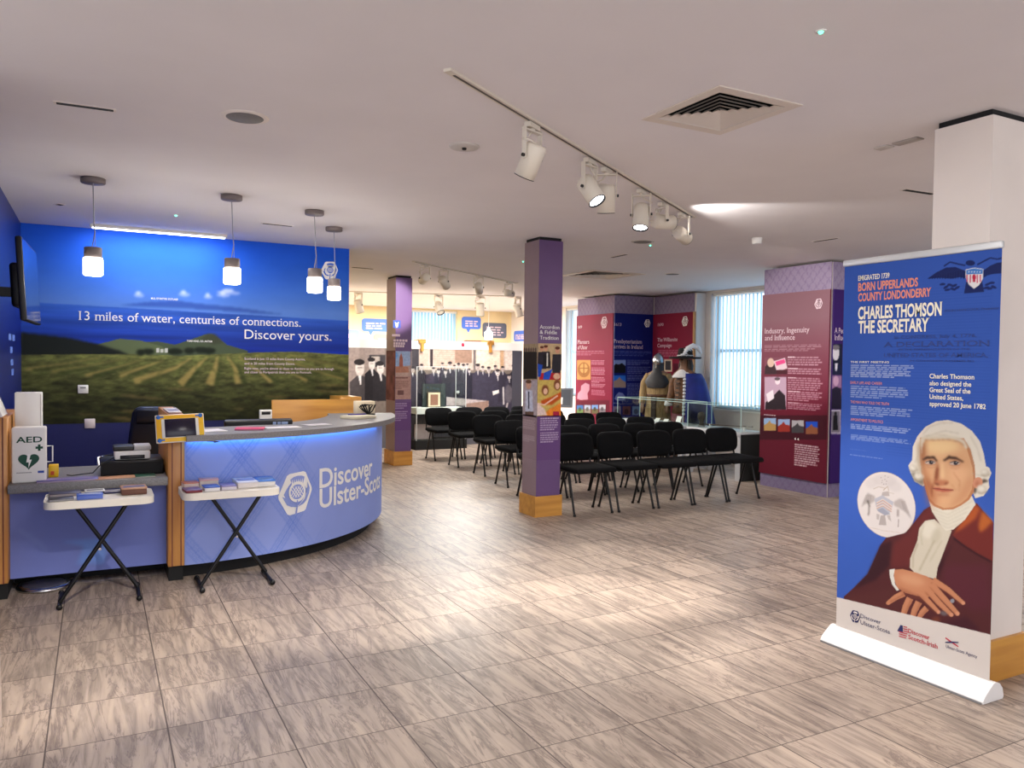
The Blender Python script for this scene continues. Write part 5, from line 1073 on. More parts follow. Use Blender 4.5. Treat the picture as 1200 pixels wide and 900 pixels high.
for k, (px_, lab) in enumerate(((494, 'left oak clip bracket on the white top band of the photo partition'), (574, 'right oak clip bracket on the white top band of the photo partition'))):
    u, _ = FP.uv(px_, 402); q = MB(); q.box((u-.06, 12.70, 1.80), (u+.06, 12.98, 1.87)); q.box((u-.025, 12.70, 1.66), (u+.025, 12.74, 1.80)); tag(q.build('oak_bracket', OAK_H), lab, 'bracket')
u, v = FP.uv(542, 404); q = MB(); q.lathe([(0, 0), (.03, 0), (.03, .012), (0, .012)], M=Matrix.Translation((u, 12.738, v)) @ Matrix.Rotation(math.pi/2, 4, 'X'), n=16); tag(q.build('red_button', mat('red_spot', (206, 30, 70), .4)), 'small red round marker on the white top band of the partition', 'marker')

# glass case in front of the partition with framed picture
gc = thing('glass_case', 'floor standing glass case with white shelf in front of the group photograph', 'display case', (5.2, 12.4, 0))
gx0, gx1, gy0, gy1, gz = 4.72, 5.62, 12.25, 12.68, 1.40
q = MB()
for (a, b) in (((gx0, gy0), (gx1, gy0)), ((gx0, gy0), (gx0, gy1)), ((gx1, gy0), (gx1, gy1))):
    q.box((min(a[0], b[0])-.003, min(a[1], b[1])-.003, .16), (max(a[0], b[0])+.003, max(a[1], b[1])+.003, gz))
q.build('glass', GLASS, gc); q = MB()
for (x, y) in ((gx0, gy0), (gx1, gy0), (gx0, gy1), (gx1, gy1)): q.box((x-.006, y-.006, .16), (x+.006, y+.006, gz))
q.box((gx0, gy0-.006, gz-.01), (gx1, gy0+.006, gz)); q.build('glass_edges', mat('pale_edge', (190, 190, 190), .3), gc)
q = MB(); q.box((gx0-.02, gy0-.02, 0), (gx1+.02, gy1+.02, .16)); q.build('base', BLACK_MATTE, gc); q = MB(); q.box((gx0+.01, gy0+.01, .60), (gx1-.01, gy1-.01, .70)); q.build('shelf', WHITE_PL, gc)
pf = thing('picture_frame', 'small framed picture in a cream mount on a dark board inside the glass case', 'picture frame', (5.12, 12.5, .70))
q = MB(); q.box((4.93, 12.52, .701), (5.35, 12.55, 1.10)); q.build('dark_board', mat('green_black', (44, 54, 54), .7), pf); q = MB(); q.rbox((5.0, 12.46, .702), (5.24, 12.50, .96), .004, 1); q.build('frame', mat('frame_dark', (80, 60, 44), .5), pf)
q = MB(); q.box((5.012, 12.457, .712), (5.228, 12.461, .95)); q.build('mount', mat('cream_card', (222, 206, 176)), pf); q = MB(); q.box((5.05, 12.454, .735), (5.19, 12.458, .92)); q.build('picture', mat('sepia', (150, 104, 86), .6), pf)
fc_ = thing('framed_print', 'low sepia framed print lying in the glass case base near the floor', 'framed print', (4.9, 12.3, .16))
q = MB(); q.box((4.75, 12.40, .165), (5.05, 12.44, .42)); q.build('print', mat('sepia_grey', (170, 150, 150), .6), fc_); q = MB(); q.box((4.745, 12.44, .163), (5.055, 12.45, .425)); q.build('backing', BLACK_MATTE, fc_)

# speech bubble signs on the far walls
FF = Fr('Y', FY)
def bubble(label, a, b, col, lines, tail=True, fr=FF, curved=False):
    (u0, v1), (u1, v0) = fr.uv(*a), fr.uv(*b); c = fr.pt((u0+u1)/2, (v0+v1)/2, 0); t = thing('speech_bubble_sign', label, 'wall sign', c)
    r = .06; pts = []
    for cx, cy, a0 in ((u1-r, v1-r, 0), (u0+r, v1-r, 90), (u0+r, v0+r, 180), (u1-r, v0+r, 270)):
        for k in range(5): t_ = math.radians(a0+k*22.5); pts.append((cx+r*math.cos(t_), cy+r*math.sin(t_)))
        if a0 == 180 and tail: x = u0+(u1-u0)*.25; pts += [(x, v0), (x+.05, v0-.09), (x+.10, v0)]
    q = MB(); q.prism(pts, .002, .018, T=lambda x, y, z: fr.pt(x, y, z)); q.build('board', mat('bub_%d_%d_%d' % col, col, .5), t)
    q = MB(); rr = random.Random(int(u0*100))
    for k in range(lines):
        vv = v1-.09-(v1-v0-.12)*k/max(1, lines); u = u0+.09
        while u < u1-.14:
            e = min(u1-.08, u+rr.uniform(.05, .2)); q.add([fr.pt(u, vv-.03, .02), fr.pt(e, vv-.03, .02), fr.pt(e, vv, .02), fr.pt(u, vv, .02)], [(0, 1, 2, 3)]); u = e+.03
            if k == 0 and u > u0+.5: break
    q.build('printed_words', T_PALE, t, bevel=-1); return t
bubble('blue speech bubble sign on the cream far wall left of the mauve column', (424, 373), (455, 389), (74, 116, 206), 3)
bubble('grey-blue speech bubble sign at the left end of the cream far wall', (398, 386), (421, 398), (130, 146, 180), 3)
bubble('brownish pink speech bubble sign low on the far wall beside the mauve column', (438, 391.5), (456, 400), (176, 140, 130), 2)
bubble('blue speech bubble sign right of the window on the far wall', (541, 371), (563, 386), (70, 110, 204), 3)
bubble('dark grey wavy speech bubble sign right of the blue bubble on the far wall', (565.5, 378), (593, 396.5), (92, 98, 118), 4)
bubble('brown speech bubble sign just above the partition band below the blue bubble', (543, 398.5), (571, 406), (140, 92, 76), 1, False)
bubble('blue speech bubble sign partly hidden by the purple column on the right wall', (603, 388), (618, 399.5), (70, 110, 210), 3, False, Fr('X', RX))
u = FP.uv(572.5, 395)[0]
wl = thing('small_pendant', 'small white pendant lamp on a thin cable above the photo partition', 'pendant lamp', (u, 12.6, CEIL))
c0 = onY(572.5, 398, 12.6); c1 = onY(572.5, 384, 12.6)
q = MB(); q.tube([(c0[0], 12.6, c1[2]), (c0[0], 12.6, CEIL)], .004, 6); q.build('cable', WHITE_PL, wl); q = MB(); q.lathe([(.0, c0[2]), (.07, c0[2]), (.07, c1[2]-.08), (.03, c1[2]-.05), (.02, c1[2]), (0, c1[2])], c=(c0[0], 12.6, 0), n=16); q.build('shade', mat('lamp_glow', (255, 250, 240), .4, emit=(255, 246, 230), estr=2.0), wl)

# ================================================================== INFO LECTERN
c = onZ(667, 505, .4); lx, ly = 7.32, 12.02
le = thing('info_lectern', 'sloping grey information lectern between the purple column and the left red panel', 'lectern', (lx, ly, 0))
M = Matrix.Translation((lx, ly, .86)) @ Matrix.Rotation(math.radians(-35), 4, 'Z') @ Matrix.Rotation(math.radians(48), 4, 'X')
q = MB(); q.rbox((-.28, -.22, -.012), (.28, .22, .012), .006, 2, M); q.build('sloping_board', mat('lectern_grey', (96, 100, 106), .4), le)
q = MB(); q.add([M @ Vector(p) for p in ((-.24, -.18, .0135), (.24, -.18, .0135), (.24, .18, .0135), (-.24, .18, .0135))], [(0, 1, 2, 3)]); q.build('information_sheet', mat('sheet_grey', (70, 76, 84), .4), le, bevel=-1)
q = MB(); q.add([M @ Vector(p) for p in ((-.05, -.16, .015), (.1, -.16, .015), (.1, .0, .015), (-.05, .0, .015))], [(0, 1, 2, 3)]); q.build('white_picture', WHITE_PL, le, bevel=-1)
q = MB(); q.rbox((lx-.05, ly-.03, 0), (lx+.05, ly+.06, .84), .004, 1); q.build('post', OAK, le); q = MB(); q.rbox((lx-.2, ly-.17, 0), (lx+.2, ly+.2, .02), .005, 1); q.build('foot_plate', BLACK_METAL, le)

# ================================================================== DISPLAY CASES along the window
def case(label, y0, y1, x0=7.26, x1=7.72, dark_end=False):
    t = thing('display_case', label, 'display case', ((x0+x1)/2, (y0+y1)/2, 0)); zt_, zg = .625, .955; GP = mat('case_grey', (182, 182, 186), .5)
    q = MB(); q.rbox((x0, y0, .565), (x1, y1, zt_), .004, 1); q.build('table_top', GP, t)
    for yy in (y0, y1-.09):
        for xx in (x0, x1-.06): q = MB(); q.box((xx, yy, 0), (xx+.06, yy+.09, .565)); q.build('leg', GP, t)
    q = MB(); q.box((x0+.061, y0, .02), (x1-.061, y0+.02, .563)); q.box((x0, y0-.012, .0), (x1, y0-.001, .6)) if dark_end else None; q.build('end_panel', BLACK_MATTE if dark_end else GP, t)
    e = .012; q = MB(); a0, a1, b0, b1 = x0+e, x1-e, y0+e, y1-e; th = .003
    q.box((a0-th, b0, zt_+.002), (a0+th, b1, zg)); q.box((a1-th, b0, zt_+.002), (a1+th, b1, zg)); q.box((a0+th, b0-th, zt_+.002), (a1-th, b0+th, zg)); q.box((a0+th, b1-th, zt_+.002), (a1-th, b1+th, zg)); q.box((a0, b0, zg), (a1, b1, zg+.006)); q.build('glass_hood', GLASS, t)
    q = MB(); r = .0035
    for (x, y) in ((a0, b0), (a1, b0), (a0, b1), (a1, b1)): q.box((x-r, y-r, zt_+.002), (x+r, y+r, zg+.006))
    q.box((a0-r, b0, zg), (a0+r, b1, zg+.008)); q.box((a1-r, b0, zg), (a1+r, b1, zg+.008)); q.box((a0, b0-r, zg), (a1, b0+r, zg+.008)); q.box((a0, b1-r, zg), (a1, b1+r, zg+.008)); q.build('glass_edges', GLASS_EDGE, t); return t
case('glass topped display case holding a stone head beside the maroon Industry panel', 7.42, 8.46, dark_end=True); case('long glass topped display case with small white cards in front of the costumed mannequins', 8.54, 10.12)
zt_ = .6265
hd = thing('stone_head', 'small dark carved stone head inside the right display case', 'sculpture', (7.42, 8.28, zt_))
hc = onX(822, 492, 7.45); q = MB(); M = Matrix.Translation((7.45, hc[1], zt_))
q.lathe([(.03, 0), (.035, .04), (.03, .07), (.045, .10), (.055, .14), (.05, .18), (.025, .205), (0, .21)], n=16, M=M, sx=.9, sy=1.1); q.lathe([(0, -.015), (.012, -.008), (.012, .01), (0, .02)], n=8, M=M @ Matrix.Translation((-.05, 0, .12))); o = q.build('head', mat('dark_stone', (70, 60, 52), .8, noise=.4, scale=30, bump=.6), hd)
q = MB(); q.lathe([(.05, 0), (.05, .02), (0, .022)], c=(7.45, hc[1], zt_), n=16); q.build('plinth', mat('grey_stone', (120, 116, 112), .7), hd)
rd = thing('sword', 'long thin dark sword lying the length of the right display case', 'sword', (7.5, 7.95, zt_))
q = MB(); q.tube([(7.50, 7.50, .69), (7.50, 8.36, .66)], [.004, .009], 8); q.build('blade', mat('rust_steel', (84, 64, 54), .5, metal=.4), rd); q = MB(); q.tube([(7.46, 7.62, .686), (7.54, 7.62, .686)], .007, 8); q.tube([(7.5, 7.455, .692), (7.5, 7.54, .69)], .011, 8); q.build('hilt', mat('hilt', (150, 140, 130), .4), rd)
for yy in (7.6, 8.25):
    q = MB(); q.box((7.49, yy-.01, zt_), (7.51, yy+.01, .672)); tag(q.build('stand_block', WHITE_PL), 'small white support block under the %s end of the sword in the case' % ('right' if yy < 8 else 'left'), 'support')
for k, (px_, py_, lab) in enumerate(((756, 493, 'leftmost small white caption card in the long display case'), (770, 495, 'second small white caption card from the left in the long display case'), (780, 496, 'third small white caption card in the long display case'), (795, 494, 'largest white caption card at the right end of the long display case'))):
    yy = onX(px_, py_, 7.45)[1]; h = .05 if k < 3 else .11; ca = thing('caption_card', lab, 'card', (7.45, yy, zt_), 'caption cards in the long display case')
    q = MB(); q.add([(7.43, yy-.05, zt_), (7.43, yy+.05, zt_), (7.47, yy+.05, zt_+h), (7.47, yy-.05, zt_+h), (7.435, yy-.05, zt_), (7.435, yy+.05, zt_), (7.475, yy+.05, zt_+h), (7.475, yy-.05, zt_+h)], [(0, 1, 2, 3), (7, 6, 5, 4), (0, 1, 5, 4), (1, 2, 6, 5), (2, 3, 7, 6), (3, 0, 4, 7)]); q.build('face', WHITE_PL, ca)
    q = MB(); q.box((7.47, yy-.02, zt_), (7.50, yy+.02, zt_+.02)); q.build('prop', WHITE_PL, ca)

# ================================================================== COSTUMED MANNEQUINS
def skin_body(name, joints, edges, radii, m, parent, sub=2):
    me = bpy.data.meshes.new(name); me.from_pydata(joints, edges, []); o = bpy.data.objects.new(name, me); COL.objects.link(o)
    s = o.modifiers.new('skin', 'SKIN'); s.use_smooth_shade = True
    for i, r in enumerate(radii): d = me.skin_vertices[0].data[i]; d.radius = r if isinstance(r, tuple) else (r, r); d.use_root = (i == 0)
    sb = o.modifiers.new('sub', 'SUBSURF'); sb.levels = sub; sb.render_levels = sub
    dg = bpy.context.evaluated_depsgraph_get(); ev = o.evaluated_get(dg); nm = bpy.data.meshes.new_from_object(ev); bpy.data.objects.remove(o)
    for p in nm.polygons: p.use_smooth = True
    nm.materials.clear(); nm.materials.append(m); return link(name, nm, parent)
def loft(q, rings, n=28, cap=True):
    """rings: (cx, cy, z, rx, ry, wave)"""
    vs = []
    for (cx, cy, z, rx, ry, wv) in rings:
        for k in range(n):
            a = 2*math.pi*k/n; f = 1+wv*math.sin(a*7)+wv*.5*math.sin(a*11+1); vs.append((cx+rx*f*math.cos(a), cy+ry*f*math.sin(a), z))
    fs = [(i*n+k, i*n+(k+1) % n, (i+1)*n+(k+1) % n, (i+1)*n+k) for i in range(len(rings)-1) for k in range(n)]
    if cap: fs += [list(range(n))[::-1], [(len(rings)-1)*n+k for k in range(n)]]
    return q.add(vs, fs, True)
def body(t, skin, h):
    k = h/1.72
    J = [(0, 0, .92), (0, 0, 1.12), (0, -.01, 1.32), (0, 0, 1.45), (0, -.01, 1.53), (0, -.02, 1.62), (0, -.01, 1.70),
         (.19, 0, 1.39), (.25, .0, 1.12), (.24, -.10, .92), (.235, -.14, .84), (-.19, 0, 1.39), (-.25, 0, 1.12), (-.24, -.10, .92), (-.235, -.14, .84),
         (.10, 0, .86), (.11, -.01, .48), (.11, .02, .09), (.115, -.09, .04), (-.10, 0, .86), (-.11, -.01, .48), (-.11, .02, .09), (-.115, -.09, .04)]
    E_ = [(0, 1), (1, 2), (2, 3), (3, 4), (4, 5), (5, 6), (3, 7), (7, 8), (8, 9), (9, 10), (3, 11), (11, 12), (12, 13), (13, 14), (0, 15), (15, 16), (16, 17), (17, 18), (0, 19), (19, 20), (20, 21), (21, 22)]
    Rd = [(.15, .11), (.14, .10), (.15, .11), (.09, .07), .055, (.078, .092), (.065, .08), .06, .046, .036, .03, .06, .046, .036, .03, .085, .058, .04, .038, .085, .058, .04, .038]
    skin_body('body', [(x*k, y*k, z*k) for x, y, z in J], E_, [tuple(a*k for a in r) if isinstance(r, tuple) else r*k for r in Rd], skin, t)
    q = MB(); q.lathe([(0, -.02*k), (.016*k, -.012*k), (.014*k, .02*k), (.006*k, .045*k), (0, .05*k)], n=8, M=Matrix.Translation((0, -.105*k, 1.60*k))); q.build('nose', skin, t)
    q = MB()
    for sx in (-1, 1): q.lathe([(0, -.011), (.009, -.006), (.009, .006), (0, .011)], n=8, M=Matrix.Translation((sx*.03*k, -.098*k, 1.635*k)) @ Matrix.Rotation(math.pi/2, 4, 'Y'))
    q.tube([(-.022*k, -.103*k, 1.563*k), (.022*k, -.103*k, 1.563*k)], .004, 6); q.build('face_features', mat('dark_brown', (50, 34, 28), .6), t)
    for sx in (-1, 1):
        q = MB(); hx, hy, hz = sx*.235*k, -.145*k, .83*k
        for j, (dx, dl) in enumerate(((-.022, .075), (-.008, .085), (.007, .08), (.021, .065))): q.tube([(hx+dx, hy, hz), (hx+dx, hy-.02, hz-dl*.55), (hx+dx*.9, hy-.008, hz-dl)], [.009, .008, .006], 7)
        q.tube([(hx-sx*.02, hy-.01, hz+.03), (hx-sx*.038, hy-.035, hz), (hx-sx*.034, hy-.045, hz-.03)], [.010, .009, .007], 7); q.rbox((hx-.03, hy-.018, hz-.02), (hx+.03, hy+.018, hz+.04), .014, 3); q.build('hand', skin, t)
    q = MB(); q.lathe([(0, 0), (.24, 0), (.24, .02), (0, .022)], n=32); q.build('stand_plate', BLACK_METAL, t)
MAIL = mat('mail', (70, 68, 70), .5, metal=.5, noise=.5, scale=220, bump=.4); STEEL = mat('steel', (170, 170, 172), .25, metal=.9); GAMB = mat('quilted_linen', (170, 142, 98), .9, noise=.3, scale=14, stretch=(3, 3, .6), bump=.3)
SKINM = mat('mannequin_skin', (120, 84, 62), .6); LEA = mat('brown_leather', (92, 54, 28), .6, noise=.3, scale=20)
mk = thing('costumed_mannequin', 'mannequin in steel nasal helmet, mail hood and tan quilted coat behind the display case', 'mannequin', (0, 0, 0))
body(mk, SKINM, 1.60)
q = MB(); loft(q, [(0, .0, .30, .24, .19, .04), (0, 0, .55, .225, .175, .035), (0, 0, .82, .20, .15, .02), (0, 0, 1.0, .19, .14, .01), (0, 0, 1.2, .205, .145, .01), (0, 0, 1.32, .17, .12, 0), (0, 0, 1.37, .10, .09, 0)])
for sx in (-1, 1): q.tube([(sx*.15, 0, 1.31), (sx*.235, 0, 1.17), (sx*.25, -.02, 1.02), (sx*.235, -.10, .85)], [.068, .066, .06, .055], 14)
q.build('quilted_coat', GAMB, mk)
q = MB(); loft(q, [(0, 0, .955, .198, .148, 0), (0, 0, .995, .198, .148, 0)]); q.tube([(.02, -.155, .97), (.02, -.165, .80), (.025, -.17, .66)], [.018, .014, .008], 8); q.tube([(-.05, -.155, .97), (-.05, -.17, .85)], [.015, .01], 8); q.build('belt', LEA, mk)
q = MB(); q.box((-.045, -.20, .34), (.03, -.155, .93)); q.build('coat_opening', mat('dark_brown', (50, 34, 28)), mk)
q = MB(); loft(q, [(0, -.015, 1.10, .17, .165, .04), (0, -.01, 1.20, .222, .178, .01), (0, 0, 1.30, .17, .145, 0), (0, -.0, 1.365, .098, .108, 0), (0, 0, 1.44, .092, .10, 0), (0, .018, 1.50, .092, .085, 0), (0, .015, 1.57, .088, .085, 0)], cap=False); q.build('mail_hood', MAIL, mk)
q = MB(); q.lathe([(.100, 1.50), (.101, 1.53), (.094, 1.58), (.07, 1.63), (.03, 1.665), (0, 1.675)], c=(0, -.005, 0), n=28, sx=.95, sy=1.08); q.box((-.012, -.122, 1.42), (.012, -.108, 1.52)); q.build('nasal_helmet', STEEL, mk)
mk.location = (8.14, 10.2, 0); mk.rotation_euler = (0, 0, math.radians(-58)); 

ck = thing('costumed_mannequin', 'mannequin in plumed black hat, brown doublet and blue cape behind the display case', 'mannequin', (0, 0, 0))
body(ck, SKINM, 1.64)
DOUB = mat('brown_doublet', (112, 70, 36), .75, noise=.35, scale=16); CAPE = mat('blue_cape', (22, 36, 132), .7, noise=.2, scale=6); LACE = mat('white_lace', (226, 224, 226), .8, noise=.12, scale=60)
q = MB(); loft(q, [(0, 0, .72, .21, .16, .04), (0, 0, .86, .19, .145, .02), (0, 0, .98, .165, .125, 0), (0, 0, 1.2, .195, .14, .0), (0, 0, 1.34, .16, .115, 0), (0, 0, 1.39, .08, .08, 0)])
for sx in (-1, 1): q.tube([(sx*.15, 0, 1.33), (sx*.225, 0, 1.19), (sx*.228, -.03, 1.05), (sx*.222, -.11, .87)], [.07, .078, .07, .055], 14)
q.build('doublet', DOUB, ck)
q = MB()
for k in range(7): q.tube([(-.05, -.15-.003*k, 1.28-k*.07), (.05, -.15-.003*k, 1.24-k*.07)], .006, 6); q.tube([(.05, -.15-.003*k, 1.28-k*.07), (-.05, -.15-.003*k, 1.24-k*.07)], .006, 6)
q.build('lacing', mat('dark_brown', (50, 34, 28)), ck)
q = MB(); loft(q, [(0, 0, .36, .19, .15, .04), (0, 0, .6, .215, .165, .05), (0, 0, .76, .20, .15, .02)]); q.build('breeches', mat('maroon_cloth', (104, 40, 50), .8), ck)
q = MB(); q.lathe([(.20, 1.28), (.21, 1.30), (.15, 1.36), (.09, 1.41), (.08, 1.43)], n=28, sy=.85); q.build('lace_collar', LACE, ck)
q = MB()
for sx in (-1, 1): q.lathe([(.05, -.05), (.075, -.04), (.06, .02), (.05, .03)], n=14, M=Matrix.Translation((sx*.235, -.10, .88)))
for k in range(11): R_ = .265+.24*((1.35-(.72+k*.052))/.8)**.6; a_ = math.radians(-54); q.rbox((R_*math.cos(a_)-.02, R_*.85*math.sin(a_)-.0, .72+k*.052), (R_*math.cos(a_)+.02, R_*.85*math.sin(a_)+.04, .76+k*.052), .014, 2)
q.build('lace_trim', LACE, ck)
# cape: open sheet with folds round the back and left side
vs = []; na, nz = 30, 10
for j in range(nz+1):
    z = 1.35-.80*j/nz; R_ = .25+.24*(j/nz)**.6
    for side in (0, 1):
        for i in range(na+1):
            a = math.radians(-52+190*i/na); f = 1+.05*(j/nz)*math.sin(a*9); rr_ = R_*f-(.012 if side else 0); vs.append((rr_*math.cos(a), rr_*.85*math.sin(a)+.02, z))
fs = []; st = 2*(na+1)
for j in range(nz):
    for i in range(na):
        o_ = j*st+i; fs.append((o_, o_+1, o_+st+1, o_+st)); o2 = j*st+na+1+i; fs.append((o2, o2+st, o2+st+1, o2+1))
    fs.append((j*st, j*st+st, j*st+st+na+1, j*st+na+1)); fs.append((j*st+na, j*st+2*na+1, j*st+st+2*na+1, j*st+st+na))
for i in range(na): fs.append((i, i+na+1, i+na+2, i+1)); b_ = nz*st; fs.append((b_+i, b_+i+1, b_+i+na+2, b_+i+na+1))
q = MB(); q.add(vs, fs, True); q.build('cape', CAPE, ck)
q = MB(); q.lathe([(.105, 1.28), (.12, 1.40), (.11, 1.50), (.10, 1.55)], n=20, M=Matrix.Translation((0, .02, 0)), sx=.95, sy=.9) if False else None
for sx in (-1, 1):
    q.tube([(sx*.075, .0, 1.56), (sx*.092, .01, 1.48), (sx*.10, .015, 1.38), (sx*.09, .0, 1.30)], [.03, .038, .036, .02], 10)
q.tube([(0, .075, 1.56), (0, .09, 1.46), (0, .10, 1.34)], [.06, .07, .05], 12); q.build('long_hair', mat('dark_hair', (46, 32, 24), .7, noise=.3, scale=40), ck)
ht = MB(); ht.lathe([(.10, 1.585), (.235, 1.575), (.245, 1.60), (.235, 1.605), (.12, 1.605), (.112, 1.66), (.105, 1.72), (.085, 1.745), (0, 1.75)], n=32, sx=1, sy=1.05); hto = ht.build('hat', mat('black_felt', (16, 15, 18), .9), ck)
q = MB(); q.lathe([(.117, 1.612), (.119, 1.635), (.114, 1.637)], n=28, sy=1.05)
for k in range(10): a = 2*math.pi*k/10; q.lathe([(0, -.012), (.012, 0), (0, .012)], n=8, M=Matrix.Translation((.118*math.cos(a), .124*math.sin(a), 1.624)))
q.build('jewelled_band', mat('silver_band', (190, 190, 190), .4, metal=.3), hto)
q = MB(); fr_ = random.Random(9)
spine = [(.06, -.10, 1.64), (.10, -.05, 1.74), (.13, .03, 1.78), (.17, .11, 1.74), (.19, .16, 1.66)]; q.tube(spine, [.02, .035, .04, .036, .012], 10)
for k in range(40):
    i = fr_.uniform(0, 3.9); a_ = int(i); p = Vector(spine[a_]).lerp(Vector(spine[a_+1]), i-a_); d = Vector((fr_.uniform(-1, 1), fr_.uniform(-1, 1), fr_.uniform(-.4, .6))).normalized(); q.tube([p, p+d*.04, p+d*.065+Vector((0, .015, -.02))], [.012, .009, .003], 5)
q.build('ostrich_feather', mat('white_feather', (232, 232, 236), .9), hto)
ck.location = (8.12, 9.52, 0); ck.rotation_euler = (0, 0, math.radians(-84))

# ================================================================== CHAIRS
ch = thing('stacking_chair', 'x', 'chair', (0, 0, 0))
q = MB(); q.rbox((.005, -.06, .425), (.475, .37, .475), .022, 4); o = q.build('seat', FABRIC, ch)
for v in o.data.vertices:
    d = abs(v.co.x-.24)/.235; v.co.z += .012*(1-d*d) - (.018*max(0, (-.02-v.co.y)/.04))
# backrest: cushion with rounded upper corners, gently curved and reclined
q = MB(); n = 30; prof = []
W, H = .232, .275
for k in range(n):
    a = 2*math.pi*k/n; ca, sa = math.cos(a), math.sin(a); e = .38; x = W*abs(ca)**e*(1 if ca >= 0 else -1); z = H/2*abs(sa)**.42*(1 if sa >= 0 else -1)
    x *= (1.0 - .10*max(0, -z/(H/2))**2 - .05*max(0, z/(H/2))**2); prof.append((x, z))
def bp(x, z, off): return (.24+x, .395+.05*(x/W)**2*-1+.16*(z+.14)+off, .632+z)
vs = []
for s_, off in ((.86, -.024), (1.0, -.010), (1.0, .012), (.88, .026)): vs += [bp(x*s_, z*s_, off) for x, z in prof]
c0_ = len(vs); vs += [bp(0, 0, -.028), bp(0, 0, .03)]; fs = [(i*n+k, i*n+(k+1) % n, (i+1)*n+(k+1) % n, (i+1)*n+k) for i in range(3) for k in range(n)] + [(c0_, (k+1) % n, k) for k in range(n)] + [(c0_+1, 3*n+k, 3*n+(k+1) % n) for k in range(n)]
q.add(vs, fs, True); q.build('backrest', FABRIC, ch)
for sx in (.018, .462):
    q = MB(); q.tube([(sx, .0, .0), (sx*.96+.0096, .13, .42)], .0115, 8); q.lathe([(0, 0), (.016, 0), (.014, .022), (0, .022)], c=(sx, .0, 0), n=8); q.build('leg', BLACK_METAL, ch)
    q = MB(); q.tube([(sx, .345, .0), (sx*.96+.0096, .20, .42)], .0115, 8); q.lathe([(0, 0), (.016, 0), (.014, .022), (0, .022)], c=(sx, .345, 0), n=8); q.build('leg', BLACK_METAL, ch)
q = MB()
for sx in (.03, .45): q.tube([(sx, .02, .415), (sx, .30, .415), (sx, .375, .44), (sx+(.02 if sx < .2 else -.02), .405, .58)], .010, 8)
q.tube([(.03, .05, .415), (.45, .05, .415)], .009, 8); q.tube([(.03, .28, .415), (.45, .28, .415)], .009, 8); q.build('frame', BLACK_METAL, ch)
ROWS = [(6.385, [4.085, 4.615, 5.115, 5.60, 6.085]), (7.30, [4.13, 4.62, 5.115, 5.61, 6.09]), (8.18, [4.30, 4.80, 5.30, 5.80, 6.30]), (9.10, [4.45, 4.95, 5.45, 5.95, 6.45]), (10.0, [4.47, 4.97, 5.47, 5.97]), (10.84, [4.46, 4.96, 5.46, 5.96])]
RN = ['row of chairs nearest the camera', 'second row of chairs from the camera', 'third row of chairs from the camera', 'fourth row of chairs from the camera', 'fifth row of chairs, second from the back', 'last row of chairs nearest the partition']
PN = ['leftmost', 'second from left', 'middle', 'second from right', 'rightmost']; PN4 = ['leftmost', 'second from left', 'second from right', 'rightmost']
first = True; rj = random.Random(11)
for (yy, xs), rn in zip(ROWS, RN):
    names = PN if len(xs) == 5 else PN4
    for xx, pn in zip(xs, names):
        lab = 'black fabric chair, %s in the %s' % (pn, rn); jy = rj.uniform(-.02, .02)
        if first: ch.location = (xx, yy, 0); ch['label'] = lab; ch['group'] = 'rows of black chairs'; first = False
        else: dup(ch, (xx, yy+jy, 0), lab, 'rows of black chairs', rj.uniform(-.03, .03))
# pinkish leaflet left on a chair
q = MB(); q.rbox((5.28, 7.45, .492), (5.42, 7.55, .50), .002, 1); tag(q.build('leaflet', mat('pink_leaf', (200, 70, 90), .5)), 'small pink leaflet lying on a chair seat in the second row', 'leaflet')

# ================================================================== CEILING FITTINGS
def vent(label, box, slots=6):
    x0, x1, y0, y1 = box; cx, cy = (x0+x1)/2, (y0+y1)/2; hx, hy = (x1-x0)/2, (y1-y0)/2
    t = thing('ceiling_vent', label, 'air vent', (cx, cy, CEIL)); VP = mat('vent_white', (214, 202, 190), .5)
    def ring(q, a0, z0, a1, z1):
        vs = [(cx+sx*hx*a0, cy+sy*hy*a0, z0) for sx, sy in ((-1, -1), (1, -1), (1, 1), (-1, 1))] + [(cx+sx*hx*a1, cy+sy*hy*a1, z1) for sx, sy in ((-1, -1), (1, -1), (1, 1), (-1, 1))]
        q.add(vs, [(i, (i+1) % 4, (i+1) % 4+4, i+4) for i in range(4)])
    q = MB(); ring(q, 1.01, CEIL-.006, .80, CEIL-.006); ring(q, 1.01, CEIL+.002, 1.01, CEIL-.006); ring(q, .80, CEIL-.006, .78, CEIL+.01); q.build('frame', VP, t, bevel=-1)
    q = MB()
    for k in range(slots):
        a = .78*(1-k/slots); b = .78*(1-(k+.62)/slots); ring(q, a*.985, CEIL-.004, max(.02, b), CEIL+.012)
    q.build('louvres', VP, t, bevel=-1)
    q = MB(); ring(q, .99, CEIL+.004, .99, CEIL+.20); q.add([(cx+sx*hx*.99, cy+sy*hy*.99, CEIL+.20) for sx, sy in ((-1, -1), (1, -1), (1, 1), (-1, 1))], [(0, 1, 2, 3)]); q.build('duct_box', BLACK_MATTE, t, bevel=-1)
vent('square white louvred air vent in the ceiling right of the track lights', VENT_A); vent('square air vent far back in the ceiling behind the purple column', VENT_B)
